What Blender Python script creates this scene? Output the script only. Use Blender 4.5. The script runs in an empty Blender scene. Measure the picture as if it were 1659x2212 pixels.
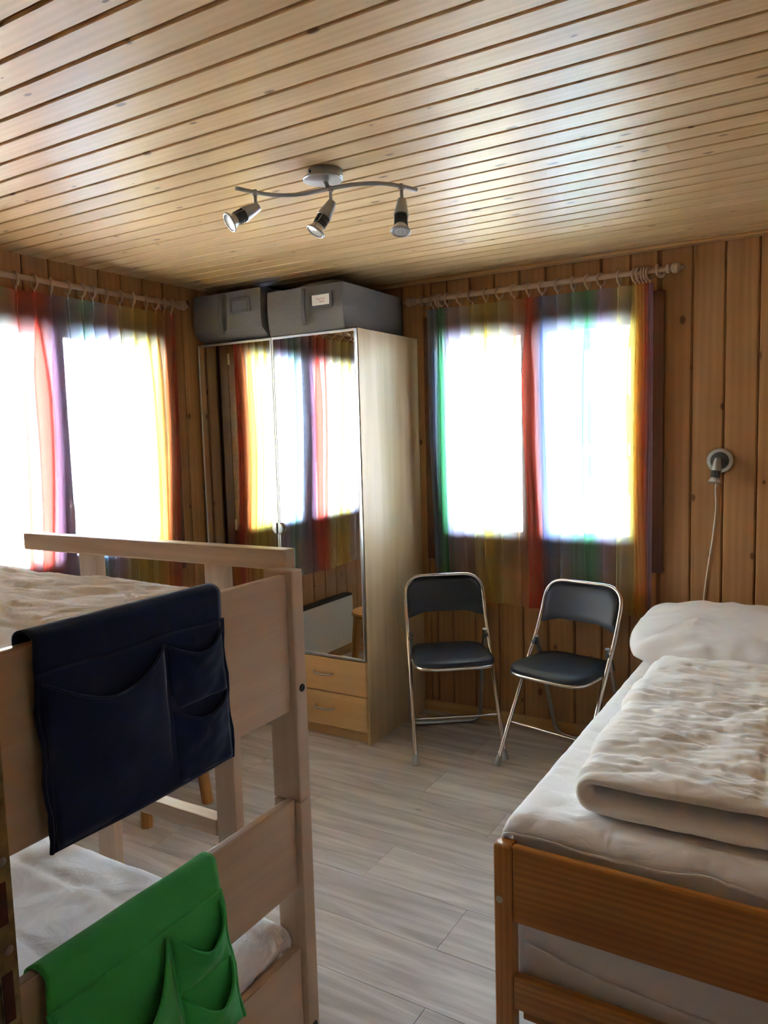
import bpy, bmesh, math, random
from mathutils import Vector, Matrix, noise

random.seed(7)
scene = bpy.context.scene
COL = scene.collection
PI = math.pi

# ------------------------------------------------------------------ camera, sky, sun, exposure
cam_d = bpy.data.cameras.new('camera')
cam = bpy.data.objects.new('camera', cam_d)
COL.objects.link(cam)
CR = Vector((0.8571, 0.5144, -0.0282)); CU = Vector((-0.0267, 0.0990, 0.9947)); CF = Vector((-0.5145, 0.8518, -0.0986))
cam.matrix_world = Matrix(((CR.x, CU.x, -CF.x, 2.9762), (CR.y, CU.y, -CF.y, -3.6336), (CR.z, CU.z, -CF.z, 1.5067), (0, 0, 0, 1)))
cam_d.sensor_fit = 'HORIZONTAL'; cam_d.sensor_width = 36.0; cam_d.lens = 36.0 * 1658.85 / 1659.0
cam_d.clip_start = 0.03; cam_d.clip_end = 400
scene.camera = cam

world = bpy.data.worlds.new('winter_sky'); scene.world = world; world.use_nodes = True
wn = world.node_tree; wn.nodes.clear()
sky = wn.nodes.new('ShaderNodeTexSky'); sky.sky_type = 'NISHITA'; sky.sun_disc = False
sky.sun_elevation = math.radians(42); sky.sun_rotation = math.radians(100); sky.altitude = 1600; sky.dust_density = 2.0
wbg = wn.nodes.new('ShaderNodeBackground'); wbg.inputs['Strength'].default_value = 1.55
wo = wn.nodes.new('ShaderNodeOutputWorld')
whs = wn.nodes.new('ShaderNodeHueSaturation'); whs.inputs['Saturation'].default_value = 0.72   # sky colour desaturated evenly, so the daylight comes in less blue
wn.links.new(sky.outputs[0], whs.inputs['Color']); wn.links.new(whs.outputs[0], wbg.inputs[0]); wn.links.new(wbg.outputs[0], wo.inputs[0])

sun_d = bpy.data.lights.new('sun', 'SUN'); sun_d.energy = 3.0; sun_d.angle = math.radians(0.6); sun_d.color = (1.0, 0.97, 0.93)
sun = bpy.data.objects.new('sun', sun_d); COL.objects.link(sun)
sun.rotation_euler = Vector((0.72, 0.0, 0.69)).to_track_quat('Z', 'Y').to_euler()
sun.location = (8, -6, 12)

def portal(name, loc, rot, sx, sy):
    d = bpy.data.lights.new(name, 'AREA'); d.shape = 'RECTANGLE'; d.size = sx; d.size_y = sy; d.energy = 1
    d.cycles.is_portal = True
    o = bpy.data.objects.new(name, d); COL.objects.link(o); o.location = loc; o.rotation_euler = rot
portal('window_portal', (1.67, 0.13, 1.49), (PI/2, 0, PI), 1.10, 1.16)
portal('window_portal', (-0.13, -1.475, 1.49), (PI/2, 0, -PI/2), 1.30, 1.16)

vs = scene.view_settings
vs.view_transform = 'Standard'; vs.look = 'None'; vs.gamma = 1.0; vs.use_curve_mapping = False
vs.exposure = 2.92
cy = scene.cycles
cy.max_bounces = 8; cy.diffuse_bounces = 5; cy.use_adaptive_sampling = True; cy.adaptive_threshold = 0.14; cy.adaptive_min_samples = 16; cy.glossy_bounces = 4; cy.transmission_bounces = 8; cy.transparent_max_bounces = 24
cy.sample_clamp_indirect = 6.0; cy.caustics_reflective = False; cy.caustics_refractive = False
cy.use_denoising = True
cy.use_guiding = False; cy.use_surface_guiding = True; cy.guiding_training_samples = 16

# ------------------------------------------------------------------ materials
def new_mat(name):
    m = bpy.data.materials.new(name); m.use_nodes = True
    nt = m.node_tree; nt.nodes.clear()
    out = nt.nodes.new('ShaderNodeOutputMaterial')
    return m, nt, out
def nd(nt, typ, ins=None, **kw):
    n = nt.nodes.new(typ)
    for k, v in kw.items(): setattr(n, k, v)
    for k, v in (ins or {}).items():
        s = n.inputs[k]
        if isinstance(v, bpy.types.NodeSocket): nt.links.new(v, s)
        else: s.default_value = v
    return n
def rgba(c): return (c[0], c[1], c[2], 1.0)
def srgb(r, g, b):
    f = lambda v: (v/255/12.92) if v/255 <= 0.04045 else ((v/255+0.055)/1.055)**2.4
    return (f(r), f(g), f(b))
def mixc(nt, fac, a, b, blend='MIX'):
    n = nd(nt, 'ShaderNodeMix', data_type='RGBA', blend_type=blend)
    for s, v in ((n.inputs[0], fac), (n.inputs[6], a), (n.inputs[7], b)):
        if isinstance(v, bpy.types.NodeSocket): nt.links.new(v, s)
        else: s.default_value = v if not isinstance(v, tuple) else (rgba(v) if len(v) == 3 else v)
    return n.outputs[2]
def math_n(nt, op, a, b=0.0, clamp=False):
    n = nd(nt, 'ShaderNodeMath', operation=op, use_clamp=clamp)
    for i, v in enumerate((a, b)):
        if isinstance(v, bpy.types.NodeSocket): nt.links.new(v, n.inputs[i])
        else: n.inputs[i].default_value = v
    return n.outputs[0]
def maprange(nt, v, a, b, c, d):
    n = nd(nt, 'ShaderNodeMapRange', {0: v, 1: a, 2: b, 3: c, 4: d}); return n.outputs[0]
def vmul(nt, v, s):
    n = nd(nt, 'ShaderNodeVectorMath', {0: v, 1: s}, operation='MULTIPLY'); return n.outputs[0]

def wood(name, light, dark, knot=None, axis='x', rough=0.4, spec=0.5, rings=0.35, ring_scale=9.0, knot_amt=0.3,
         vary=0.10, fibre=0.18, bump=0.05, coat=0.0, kx=6.0, ky=9.0, kr=0.10, n1s=(0.9, 10, 10)):
    m, nt, out = new_mat(name)
    tc = nd(nt, 'ShaderNodeTexCoord'); oi = nd(nt, 'ShaderNodeObjectInfo')
    sp = nd(nt, 'ShaderNodeSeparateXYZ', {0: tc.outputs['Object']})
    X, Y, Z = sp.outputs
    a = {'x': (X, Y, Z), 'y': (Y, X, Z), 'z': (Z, X, Y)}[axis]
    off = nd(nt, 'ShaderNodeCombineXYZ', {0: math_n(nt, 'MULTIPLY', oi.outputs['Random'], 53.0), 1: math_n(nt, 'MULTIPLY', oi.outputs['Random'], 17.0), 2: math_n(nt, 'MULTIPLY', oi.outputs['Random'], 7.0)})
    pv = nd(nt, 'ShaderNodeCombineXYZ', {0: a[0], 1: a[1], 2: a[2]})
    v = nd(nt, 'ShaderNodeVectorMath', {0: pv.outputs[0], 1: off.outputs[0]}, operation='ADD').outputs[0]
    n1 = nd(nt, 'ShaderNodeTexNoise', {'Vector': vmul(nt, v, n1s), 'Scale': 1.0, 'Detail': 5.0, 'Distortion': 0.7})
    n2 = nd(nt, 'ShaderNodeTexNoise', {'Vector': vmul(nt, v, (2.2, 110, 110)), 'Scale': 1.0, 'Detail': 3.0})
    sv = nd(nt, 'ShaderNodeSeparateXYZ', {0: v})
    rv = nd(nt, 'ShaderNodeCombineXYZ', {0: math_n(nt, 'MULTIPLY', sv.outputs[0], 0.12), 1: math_n(nt, 'ADD', sv.outputs[1], sv.outputs[2])})
    wv = nd(nt, 'ShaderNodeTexWave', {'Vector': rv.outputs[0], 'Scale': ring_scale, 'Distortion': 5.0, 'Detail': 2.0, 'Detail Scale': 0.7}, wave_type='BANDS', bands_direction='Y')
    c = mixc(nt, maprange(nt, n1.outputs[0], 0.35, 0.68, 0, 1), light, dark)
    c = mixc(nt, math_n(nt, 'MULTIPLY', wv.outputs['Fac'], rings), c, tuple(x*0.72 for x in dark))
    c = mixc(nt, math_n(nt, 'MULTIPLY', maprange(nt, n2.outputs[0], 0.4, 0.75, 0, 1), fibre), c, tuple(x*0.55 for x in dark))
    if knot is not None:
        s2 = nd(nt, 'ShaderNodeSeparateXYZ', {0: v})
        kv = nd(nt, 'ShaderNodeCombineXYZ', {0: math_n(nt, 'MULTIPLY', s2.outputs[0], kx), 1: math_n(nt, 'MULTIPLY', math_n(nt, 'ADD', s2.outputs[1], math_n(nt, 'MULTIPLY', s2.outputs[2], 0.6)), ky)})
        vo = nd(nt, 'ShaderNodeTexVoronoi', {'Vector': kv.outputs[0], 'Scale': 1.0, 'Randomness': 1.0}, voronoi_dimensions='2D')
        scol = nd(nt, 'ShaderNodeSeparateColor', {0: vo.outputs['Color']})
        rad = math_n(nt, 'MULTIPLY', scol.outputs[1], kr)
        spot = math_n(nt, 'SUBTRACT', 1.0, math_n(nt, 'DIVIDE', vo.outputs['Distance'], math_n(nt, 'ADD', rad, 0.03)), clamp=True)
        on = math_n(nt, 'LESS_THAN', scol.outputs[0], knot_amt)
        k = math_n(nt, 'MULTIPLY', math_n(nt, 'MULTIPLY', spot, 2.2, clamp=True), on)
        halo = math_n(nt, 'MULTIPLY', math_n(nt, 'SUBTRACT', 1.0, math_n(nt, 'DIVIDE', vo.outputs['Distance'], math_n(nt, 'ADD', math_n(nt, 'MULTIPLY', rad, 2.6), 0.08)), clamp=True), math_n(nt, 'MULTIPLY', on, 0.35))
        c = mixc(nt, halo, c, tuple(x*0.8 for x in dark)); c = mixc(nt, k, c, knot)
    val = maprange(nt, oi.outputs['Random'], 0, 1, 1-vary, 1+vary)
    hs = nd(nt, 'ShaderNodeHueSaturation', {'Color': c, 'Value': val}); c = hs.outputs[0]
    b = nd(nt, 'ShaderNodeBsdfPrincipled', {'Base Color': c, 'Roughness': rough, 'Specular IOR Level': spec, 'Coat Weight': coat, 'Coat Roughness': 0.25})
    if bump:
        bp = nd(nt, 'ShaderNodeBump', {'Height': n2.outputs[0], 'Strength': bump, 'Distance': 0.002}); nt.links.new(bp.outputs[0], b.inputs['Normal'])
    nt.links.new(b.outputs[0], out.inputs[0])
    return m

def plain(name, color, rough=0.5, metal=0.0, spec=0.5, noise_amt=0.0, noise_scale=40, bump=0.0, bump_scale=300, sheen=0.0, aniso=None):
    m, nt, out = new_mat(name)
    tc = nd(nt, 'ShaderNodeTexCoord')
    b = nd(nt, 'ShaderNodeBsdfPrincipled', {'Base Color': rgba(color), 'Roughness': rough, 'Metallic': metal, 'Specular IOR Level': spec, 'Sheen Weight': sheen})
    n = nd(nt, 'ShaderNodeTexNoise', {'Vector': tc.outputs['Object'], 'Scale': noise_scale, 'Detail': 3.0})
    amt = max(noise_amt, 0.02)
    nt.links.new(mixc(nt, maprange(nt, n.outputs[0], 0.3, 0.7, 0, 1), tuple(x*(1-amt) for x in color), tuple(min(1, x*(1+amt)) for x in color)), b.inputs['Base Color'])
    if bump:
        n2 = nd(nt, 'ShaderNodeTexNoise', {'Vector': tc.outputs['Object'], 'Scale': bump_scale, 'Detail': 2.0})
        bp = nd(nt, 'ShaderNodeBump', {'Height': n2.outputs[0], 'Strength': bump, 'Distance': 0.001}); nt.links.new(bp.outputs[0], b.inputs['Normal'])
    nt.links.new(b.outputs[0], out.inputs[0])
    return m

def cloth_mat(name, color, wr=0.25, wr_scale=14, trans=0.0):
    m, nt, out = new_mat(name)
    tc = nd(nt, 'ShaderNodeTexCoord')
    n = nd(nt, 'ShaderNodeTexNoise', {'Vector': tc.outputs['Object'], 'Scale': wr_scale, 'Detail': 4.0, 'Distortion': 1.2})
    n2 = nd(nt, 'ShaderNodeTexNoise', {'Vector': tc.outputs['Object'], 'Scale': 900, 'Detail': 1.0})
    h = math_n(nt, 'ADD', n.outputs[0], math_n(nt, 'MULTIPLY', n2.outputs[0], 0.03))
    bp = nd(nt, 'ShaderNodeBump', {'Height': h, 'Strength': wr, 'Distance': 0.02})
    b = nd(nt, 'ShaderNodeBsdfPrincipled', {'Base Color': rgba(color), 'Roughness': 0.95, 'Specular IOR Level': 0.15, 'Sheen Weight': 0.15, 'Normal': bp.outputs[0]})
    nt.links.new(b.outputs[0], out.inputs[0])
    return m

MAT = {}
MAT['ceiling'] = wood('lacquered_pine_ceiling', (0.72, 0.50, 0.265), (0.60, 0.385, 0.18), (0.22, 0.13, 0.07), 'x', rough=0.42, spec=0.30, rings=0.22, ring_scale=14, vary=0.06, fibre=0.12, bump=0.03, knot_amt=0.32, kx=5, ky=12, kr=0.09)
MAT['ceiling_gap'] = wood('shaded_pine_tongue', (0.28, 0.12, 0.038), (0.20, 0.08, 0.024), None, 'x', rough=0.6)  # same pine as the boards; groove shade put into the darker colour
MAT['wall'] = wood('pine_wall', (0.455, 0.243, 0.103), (0.37, 0.182, 0.070), (0.13, 0.05, 0.018), 'x', rough=0.42, spec=0.4, rings=0.30, ring_scale=10, vary=0.08, fibre=0.15, knot_amt=0.34, kx=5, ky=8, kr=0.11)
MAT['wall_gap'] = wood('pine_wall_groove', (0.30, 0.14, 0.05), (0.22, 0.09, 0.03), None, 'z', rough=0.7)
MAT['trim'] = wood('pine_trim', (0.58, 0.35, 0.15), (0.48, 0.26, 0.10), (0.16, 0.06, 0.02), 'x', rough=0.4, knot_amt=0.2)
MAT['floor'] = wood('grey_vinyl_plank', (0.61, 0.555, 0.515), (0.385, 0.335, 0.30), (0.24, 0.205, 0.18), 'x', rough=0.42, spec=0.4, rings=0.18, ring_scale=2.5, vary=0.08, fibre=0.16, n1s=(2.4, 26, 26), bump=0.03, knot_amt=0.12, kx=1.6, ky=6, kr=0.22)
MAT['floor_gap'] = plain('floor_joint', (0.16, 0.14, 0.12), 0.8)
MAT['dark_frame'] = wood('dark_stained_frame', (0.155, 0.060, 0.028), (0.105, 0.038, 0.017), None, 'x', rough=0.42, vary=0.04)
MAT['dark_frame_v'] = wood('dark_stained_frame_upright', (0.155, 0.060, 0.028), (0.105, 0.038, 0.017), None, 'z', rough=0.42, vary=0.04)
MAT['beech'] = wood('beech_panel', (0.60, 0.42, 0.275), (0.53, 0.36, 0.225), None, 'y', rough=0.42, rings=0.12, ring_scale=6, vary=0.04, fibre=0.14)
MAT['beech_v'] = wood('beech_post', (0.60, 0.42, 0.275), (0.52, 0.35, 0.22), None, 'z', rough=0.38, rings=0.14, ring_scale=9, vary=0.04, fibre=0.15)
MAT['beech_x'] = wood('beech_rail', (0.60, 0.41, 0.25), (0.50, 0.33, 0.19), (0.30, 0.18, 0.09), 'x', rough=0.38, rings=0.2, ring_scale=9, vary=0.04, fibre=0.2, knot_amt=0.1)
MAT['honey_x'] = wood('honey_pine_board', (0.58, 0.255, 0.055), (0.42, 0.155, 0.025), (0.18, 0.05, 0.01), 'x', rough=0.32, rings=0.6, ring_scale=18, vary=0.05, fibre=0.25, knot_amt=0.06)
MAT['honey_z'] = wood('honey_pine_post', (0.52, 0.21, 0.045), (0.38, 0.135, 0.022), None, 'z', rough=0.32, rings=0.5, ring_scale=22, vary=0.05, fibre=0.25)
MAT['honey_y'] = wood('honey_pine_rail', (0.58, 0.255, 0.055), (0.42, 0.155, 0.025), None, 'y', rough=0.32, rings=0.5, ring_scale=18, vary=0.05)
MAT['stool'] = wood('orange_pine_stool', (0.52, 0.235, 0.06), (0.40, 0.16, 0.035), None, 'z', rough=0.3, rings=0.4, ring_scale=16)
MAT['stool_top'] = wood('orange_pine_stool_seat', (0.52, 0.235, 0.06), (0.40, 0.16, 0.035), None, 'x', rough=0.3, rings=0.4, ring_scale=16)
MAT['birch_side'] = wood('birch_foil_side', (0.64, 0.485, 0.30), (0.53, 0.38, 0.215), None, 'z', rough=0.45, spec=0.3, rings=0.15, ring_scale=5, vary=0.02, fibre=0.18)
MAT['birch_front'] = wood('birch_drawer_front', (0.68, 0.42, 0.18), (0.60, 0.35, 0.14), None, 'x', rough=0.35, rings=0.12, ring_scale=5, vary=0.03, fibre=0.12)
MAT['rod'] = wood('whitened_rod_wood', (0.47, 0.33, 0.235), (0.40, 0.27, 0.185), None, 'x', rough=0.45, rings=0.15)
MAT['alu'] = plain('aluminium', (0.62, 0.63, 0.66), 0.35, 1.0)
MAT['mirror'] = plain('mirror_glass', (0.86, 0.88, 0.87), 0.0, 1.0)
MAT['chrome'] = plain('chair_chrome', (0.66, 0.65, 0.63), 0.22, 1.0)
MAT['silver'] = plain('silver_lacquer', (0.36, 0.36, 0.37), 0.40, 0.9)
MAT['dark_rubber'] = plain('dark_rubber', (0.045, 0.05, 0.055), 0.55)
MAT['reflector'] = plain('lamp_reflector', (0.80, 0.81, 0.83), 0.32, 0.6)
MAT['bulb_glass'] = plain('bulb_glass', (0.62, 0.63, 0.64), 0.12)
MAT['vinyl_black'] = plain('black_vinyl', (0.011, 0.015, 0.024), 0.45, bump=0.1, bump_scale=500)
MAT['grey_foot'] = plain('grey_plastic_foot', (0.30, 0.30, 0.30), 0.5)
MAT['navy'] = cloth_mat('navy_cotton', (0.008, 0.014, 0.046), 0.15, 9)
MAT['green'] = cloth_mat('green_cotton', (0.055, 0.38, 0.085), 0.15, 9)
MAT['white_cotton'] = cloth_mat('white_cotton', (0.80, 0.77, 0.76), 0.30, 9)
MAT['duvet'] = cloth_mat('white_duvet_cotton', (0.89, 0.865, 0.845), 0.18, 16)
MAT['pillow'] = cloth_mat('white_pillow_cotton', (0.80, 0.77, 0.78), 0.28, 9)
MAT['pad'] = cloth_mat('white_quilted_pad', (0.88, 0.86, 0.865), 0.35, 12)
MAT['box'] = plain('grey_box_fabric', (0.16, 0.155, 0.158), 0.9, spec=0.2, noise_amt=0.08, noise_scale=120, bump=0.2, bump_scale=700)
MAT['box_band'] = plain('grey_box_band', (0.115, 0.115, 0.128), 0.9, spec=0.2)
MAT['card'] = plain('white_card', (0.75, 0.73, 0.72), 0.7)
MAT['red_ink'] = plain('red_ink', (0.60, 0.10, 0.10), 0.7)
MAT['white_metal'] = plain('white_enamel', (0.72, 0.72, 0.70), 0.4)
MAT['black_grille'] = plain('black_grille', (0.02, 0.02, 0.022), 0.5)
MAT['white_plastic'] = plain('white_plastic', (0.75, 0.74, 0.71), 0.4)
MAT['brass'] = plain('pale_brass', (0.62, 0.50, 0.30), 0.35, 0.9)
MAT['old_metal'] = plain('worn_strike_metal', (0.30, 0.24, 0.13), 0.42, 0.7, noise_amt=0.35, noise_scale=60)
MAT['red_wood'] = plain('red_brown_wood', (0.10, 0.025, 0.015), 0.7, noise_amt=0.3)
MAT['black_bolt'] = plain('black_bolt', (0.012, 0.012, 0.013), 0.5)
MAT['plug'] = plain('cream_plug', (0.55, 0.45, 0.30), 0.5)
MAT['plaster'] = plain('hall_plaster', (0.80, 0.77, 0.72), 0.8)
MAT['snow'] = plain('snow', (0.90, 0.91, 0.94), 0.9, spec=0.2, noise_amt=0.03, noise_scale=0.6, bump=0.3, bump_scale=3)
MAT['chalet_wood'] = wood('brown_chalet_boards', (0.060, 0.026, 0.012), (0.040, 0.017, 0.008), None, 'x', rough=0.7, vary=0.12)
MAT['chalet_wall'] = plain('chalet_render', (0.62, 0.60, 0.55), 0.9)
MAT['chalet_roof'] = plain('slate_roof', (0.10, 0.10, 0.11), 0.8, noise_amt=0.2, noise_scale=3)
MAT['chalet_white'] = plain('pale_blue_window', (0.45, 0.55, 0.72), 0.15)
MAT['rock'] = plain('hill_rock', (0.22, 0.19, 0.16), 0.9, noise_amt=0.4, noise_scale=2)

def glass_mat():
    m, nt, out = new_mat('window_glass')
    fr = nd(nt, 'ShaderNodeFresnel', {'IOR': 1.45})
    t = nd(nt, 'ShaderNodeBsdfTransparent', {'Color': (0.95, 0.97, 0.96, 1)})
    g = nd(nt, 'ShaderNodeBsdfGlossy', {'Roughness': 0.0, 'Color': (1, 1, 1, 1)})
    mx = nd(nt, 'ShaderNodeMixShader', {0: fr.outputs[0], 1: t.outputs[0], 2: g.outputs[0]})
    nt.links.new(mx.outputs[0], out.inputs[0]); return m
MAT['glass'] = glass_mat()

def sheer_mat():
    # thin weave: the cloth gets denser the more steeply it is crossed, so folds read darker than flat cloth
    m, nt, out = new_mat('rainbow_organza')
    at = nd(nt, 'ShaderNodeVertexColor', layer_name='Col')
    ge = nd(nt, 'ShaderNodeNewGeometry')
    c = at.outputs[0]
    cosn = nd(nt, 'ShaderNodeVectorMath', {0: ge.outputs['Normal'], 1: ge.outputs['Incoming']}, operation='DOT_PRODUCT').outputs['Value']
    k = math_n(nt, 'DIVIDE', 1.0, math_n(nt, 'MAXIMUM', math_n(nt, 'ABSOLUTE', cosn), 0.42))
    dye = nd(nt, 'ShaderNodeGamma', {'Color': mixc(nt, 0.50, (1, 1, 1), c), 'Gamma': k}).outputs[0]
    gap = math_n(nt, 'POWER', 0.69, k)
    gapc = nd(nt, 'ShaderNodeCombineXYZ', {0: gap, 1: gap, 2: gap}).outputs[0]
    T = mixc(nt, 1.0, dye, gapc, 'MULTIPLY')
    inv = math_n(nt, 'SUBTRACT', 1.0, gap)
    invc = nd(nt, 'ShaderNodeCombineXYZ', {0: inv, 1: inv, 2: inv}).outputs[0]
    sc = mixc(nt, 1.0, invc, mixc(nt, 0.66, (1, 1, 1), c), 'MULTIPLY')
    t = nd(nt, 'ShaderNodeBsdfTransparent', {'Color': T})
    tl = nd(nt, 'ShaderNodeBsdfTranslucent', {'Color': sc})
    df = nd(nt, 'ShaderNodeBsdfDiffuse', {'Color': sc})
    a = nd(nt, 'ShaderNodeMixShader', {0: 0.25, 1: tl.outputs[0], 2: df.outputs[0]})
    ad = nd(nt, 'ShaderNodeAddShader', {0: t.outputs[0], 1: a.outputs[0]})
    nt.links.new(ad.outputs[0], out.inputs[0]); return m
MAT['sheer'] = sheer_mat()

# ------------------------------------------------------------------ mesh helpers
WORLD = {}
def link(name, me, mat, parent=None, world=True):
    o = bpy.data.objects.new(name, me); COL.objects.link(o)
    if mat is not None and not me.materials: me.materials.append(MAT[mat] if isinstance(mat, str) else mat)
    if parent is not None:
        o.parent = parent
        w = WORLD.get(parent)
        if w is not None:
            o.location = (-w[0], -w[1], -w[2]); WORLD[o] = (0, 0, 0)
    return o
def mesh(verts, faces, smooth=False, bevel=0.0, seg=2, auto=None):
    me = bpy.data.meshes.new('m')
    me.from_pydata([tuple(v) for v in verts], [], faces)
    bm = bmesh.new(); bm.from_mesh(me)
    bmesh.ops.recalc_face_normals(bm, faces=bm.faces)
    if bevel > 0:
        ed = [e for e in bm.edges if len(e.link_faces) == 2 and e.calc_face_angle(0) > 0.5]
        bmesh.ops.bevel(bm, geom=ed, offset=bevel, segments=seg, affect='EDGES', clamp_overlap=True, profile=0.6)
    if smooth:
        for f in bm.faces: f.smooth = True
        for e in bm.edges:
            if len(e.link_faces) == 2 and e.calc_face_angle(0) > (auto or 0.8): e.smooth = False
    bm.to_mesh(me); bm.free()
    return me
def make(name, verts, faces, mat, parent=None, smooth=False, bevel=0.0, seg=2, auto=None):
    me = mesh(verts, faces, smooth, bevel, seg, auto); me.name = name
    return link(name, me, mat, parent)
BF = [(0, 3, 2, 1), (4, 5, 6, 7), (0, 1, 5, 4), (1, 2, 6, 5), (2, 3, 7, 6), (3, 0, 4, 7)]
def bv(lo, hi):
    (a, b, c), (d, e, f) = lo, hi
    return [(a, b, c), (d, b, c), (d, e, c), (a, e, c), (a, b, f), (d, b, f), (d, e, f), (a, e, f)]
def boxes(name, lst, mat, parent=None, bevel=0.003, seg=2):
    V, F = [], []
    for lo, hi in lst:
        n = len(V); V += bv(lo, hi); F += [tuple(i+n for i in f) for f in BF]
    return make(name, V, F, mat, parent, bevel=bevel, seg=seg)
def box(name, lo, hi, mat, parent=None, bevel=0.003, seg=2): return boxes(name, [(lo, hi)], mat, parent, bevel, seg)

def catmull(pts, sub=8):
    P = [Vector(p) for p in pts]; out = []
    for i in range(len(P)-1):
        p0 = P[max(i-1, 0)]; p1 = P[i]; p2 = P[i+1]; p3 = P[min(i+2, len(P)-1)]
        for k in range(sub):
            t = k/sub
            out.append(0.5*((2*p1)+(p2-p0)*t+(2*p0-5*p1+4*p2-p3)*t*t+(3*p1-p0-3*p2+p3)*t**3))
    out.append(P[-1]); return out
def rounded(pts, r, sub=6):
    P = [Vector(p) for p in pts]; out = [P[0]]
    for i in range(1, len(P)-1):
        a = (P[i-1]-P[i]); b = (P[i+1]-P[i]); rr = min(r, a.length*0.48, b.length*0.48)
        s = P[i]+a.normalized()*rr; e = P[i]+b.normalized()*rr
        for k in range(sub+1):
            t = k/sub; out.append((1-t)**2*s+2*t*(1-t)*P[i]+t*t*e)
    out.append(P[-1]); return out
def tube_geo(path, r, n=10, caps=True, closed=False):
    P = [Vector(p) for p in path]; V, F = [], []
    m = len(P); T = []
    for i in range(m):
        a = P[(i-1) % m] if closed else P[max(i-1, 0)]; b = P[(i+1) % m] if closed else P[min(i+1, m-1)]
        T.append((b-a).normalized())
    up = Vector((0, 0, 1)) if abs(T[0].z) < 0.9 else Vector((1, 0, 0))
    N = (up-T[0]*up.dot(T[0])).normalized()
    for i in range(m):
        N = (N-T[i]*N.dot(T[i])).normalized(); B = T[i].cross(N)
        rr = r[i] if isinstance(r, (list, tuple)) else r
        for k in range(n):
            a = 2*PI*k/n; V.append(P[i]+(N*math.cos(a)+B*math.sin(a))*rr)
    for i in range(m if closed else m-1):
        j = (i+1) % m
        for k in range(n):
            F.append((i*n+k, i*n+(k+1) % n, j*n+(k+1) % n, j*n+k))
    if caps and not closed:
        F.append(tuple(reversed(range(n)))); F.append(tuple((m-1)*n+k for k in range(n)))
    return V, F
def tube(name, path, r, mat, parent=None, n=10, closed=False):
    V, F = tube_geo(path, r, n, True, closed); return make(name, V, F, mat, parent, smooth=True)
def tubes(name, lst, mat, parent=None, n=10):
    V, F = [], []
    for path, r in lst:
        v, f = tube_geo(path, r, n); k = len(V); V += v; F += [tuple(i+k for i in q) for q in f]
    return make(name, V, F, mat, parent, smooth=True)
def lathe_geo(prof, n=24, M=None):
    V, F = [], []
    for (r, z) in prof:
        for k in range(n):
            a = 2*PI*k/n; V.append(Vector((r*math.cos(a), r*math.sin(a), z)))
    for i in range(len(prof)-1):
        for k in range(n): F.append((i*n+k, i*n+(k+1) % n, (i+1)*n+(k+1) % n, (i+1)*n+k))
    F.append(tuple(reversed(range(n)))); F.append(tuple((len(prof)-1)*n+k for k in range(n)))
    if M is not None: V = [M @ v for v in V]
    return V, F
def lathe(name, prof, mat, parent=None, n=24, M=None):
    V, F = lathe_geo(prof, n, M); return make(name, V, F, mat, parent, smooth=True, auto=0.6)
def torus(name, c, R, r, mat, parent=None, axis='x', n=20, m=8):
    pts = []
    for k in range(n):
        a = 2*PI*k/n
        d = {'x': (0, math.cos(a), math.sin(a)), 'y': (math.cos(a), 0, math.sin(a)), 'z': (math.cos(a), math.sin(a), 0)}[axis]
        pts.append(Vector(c)+Vector(d)*R)
    return tube(name, pts, r, mat, parent, m, closed=True)
def align(p, d):
    q = Vector(d).normalized().to_track_quat('Z', 'Y')
    return Matrix.Translation(Vector(p)) @ q.to_matrix().to_4x4()
def tag(o, label, cat, group=None):
    o['label'] = label; o['category'] = cat
    if group: o['group'] = group
    return o
def struct(o): o['kind'] = 'structure'; return o
def thing(name, label, cat, loc=(0, 0, 0), rz=0.0, group=None, world=False):
    o = bpy.data.objects.new(name, None); COL.objects.link(o); o.location = loc; o.rotation_euler = (0, 0, rz)
    o.empty_display_size = 0.1
    if label: tag(o, label, cat, group)
    if world: WORLD[o] = tuple(loc)
    return o
def grid(name, nu, nv, fn, mat, parent=None, smooth=True, thick=0.0, colfn=None):
    V = [fn(i/nu, j/nv) for j in range(nv+1) for i in range(nu+1)]
    F = [(j*(nu+1)+i, j*(nu+1)+i+1, (j+1)*(nu+1)+i+1, (j+1)*(nu+1)+i) for j in range(nv) for i in range(nu)]
    if thick:
        W = nu+1; n = len(V)
        nor = [Vector() for _ in V]
        VV = [Vector(v) for v in V]
        for f in F:
            c = (VV[f[2]]-VV[f[0]]).cross(VV[f[3]]-VV[f[1]])
            for i in f: nor[i] += c
        V = V+[VV[i]-nor[i].normalized()*thick for i in range(n)]
        F = F+[tuple(i+n for i in reversed(f)) for f in F]
        rim = [i for i in range(W)]+[j*W+nu for j in range(1, nv+1)]+[nv*W+i for i in range(nu-1, -1, -1)]+[j*W for j in range(nv-1, 0, -1)]
        for k in range(len(rim)):
            a, b = rim[k], rim[(k+1) % len(rim)]; F.append((b, a, a+n, b+n))
    me = bpy.data.meshes.new(name); me.from_pydata([tuple(v) for v in V], [], F)
    if colfn:
        ca = me.color_attributes.new('Col', 'FLOAT_COLOR', 'POINT')
        i = 0
        for j in range(nv+1):
            for k in range(nu+1): ca.data[i].color = rgba(colfn(k/nu, j/nv)); i += 1
    for p in me.polygons: p.use_smooth = smooth
    return link(name, me, mat, parent)
def sstep(a, b, x):
    t = max(0.0, min(1.0, (x-a)/(b-a))); return t*t*(3-2*t)
def fbm(x, y, z=0.0, o=3):
    s, a, f = 0.0, 1.0, 1.0
    for _ in range(o): s += a*noise.noise((x*f, y*f, z*f+7.3*o)); a *= 0.5; f *= 2.1
    return s
def ridge(x, y, z=0.0): return 1.0-abs(noise.noise((x, y, z)))*2.0

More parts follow.
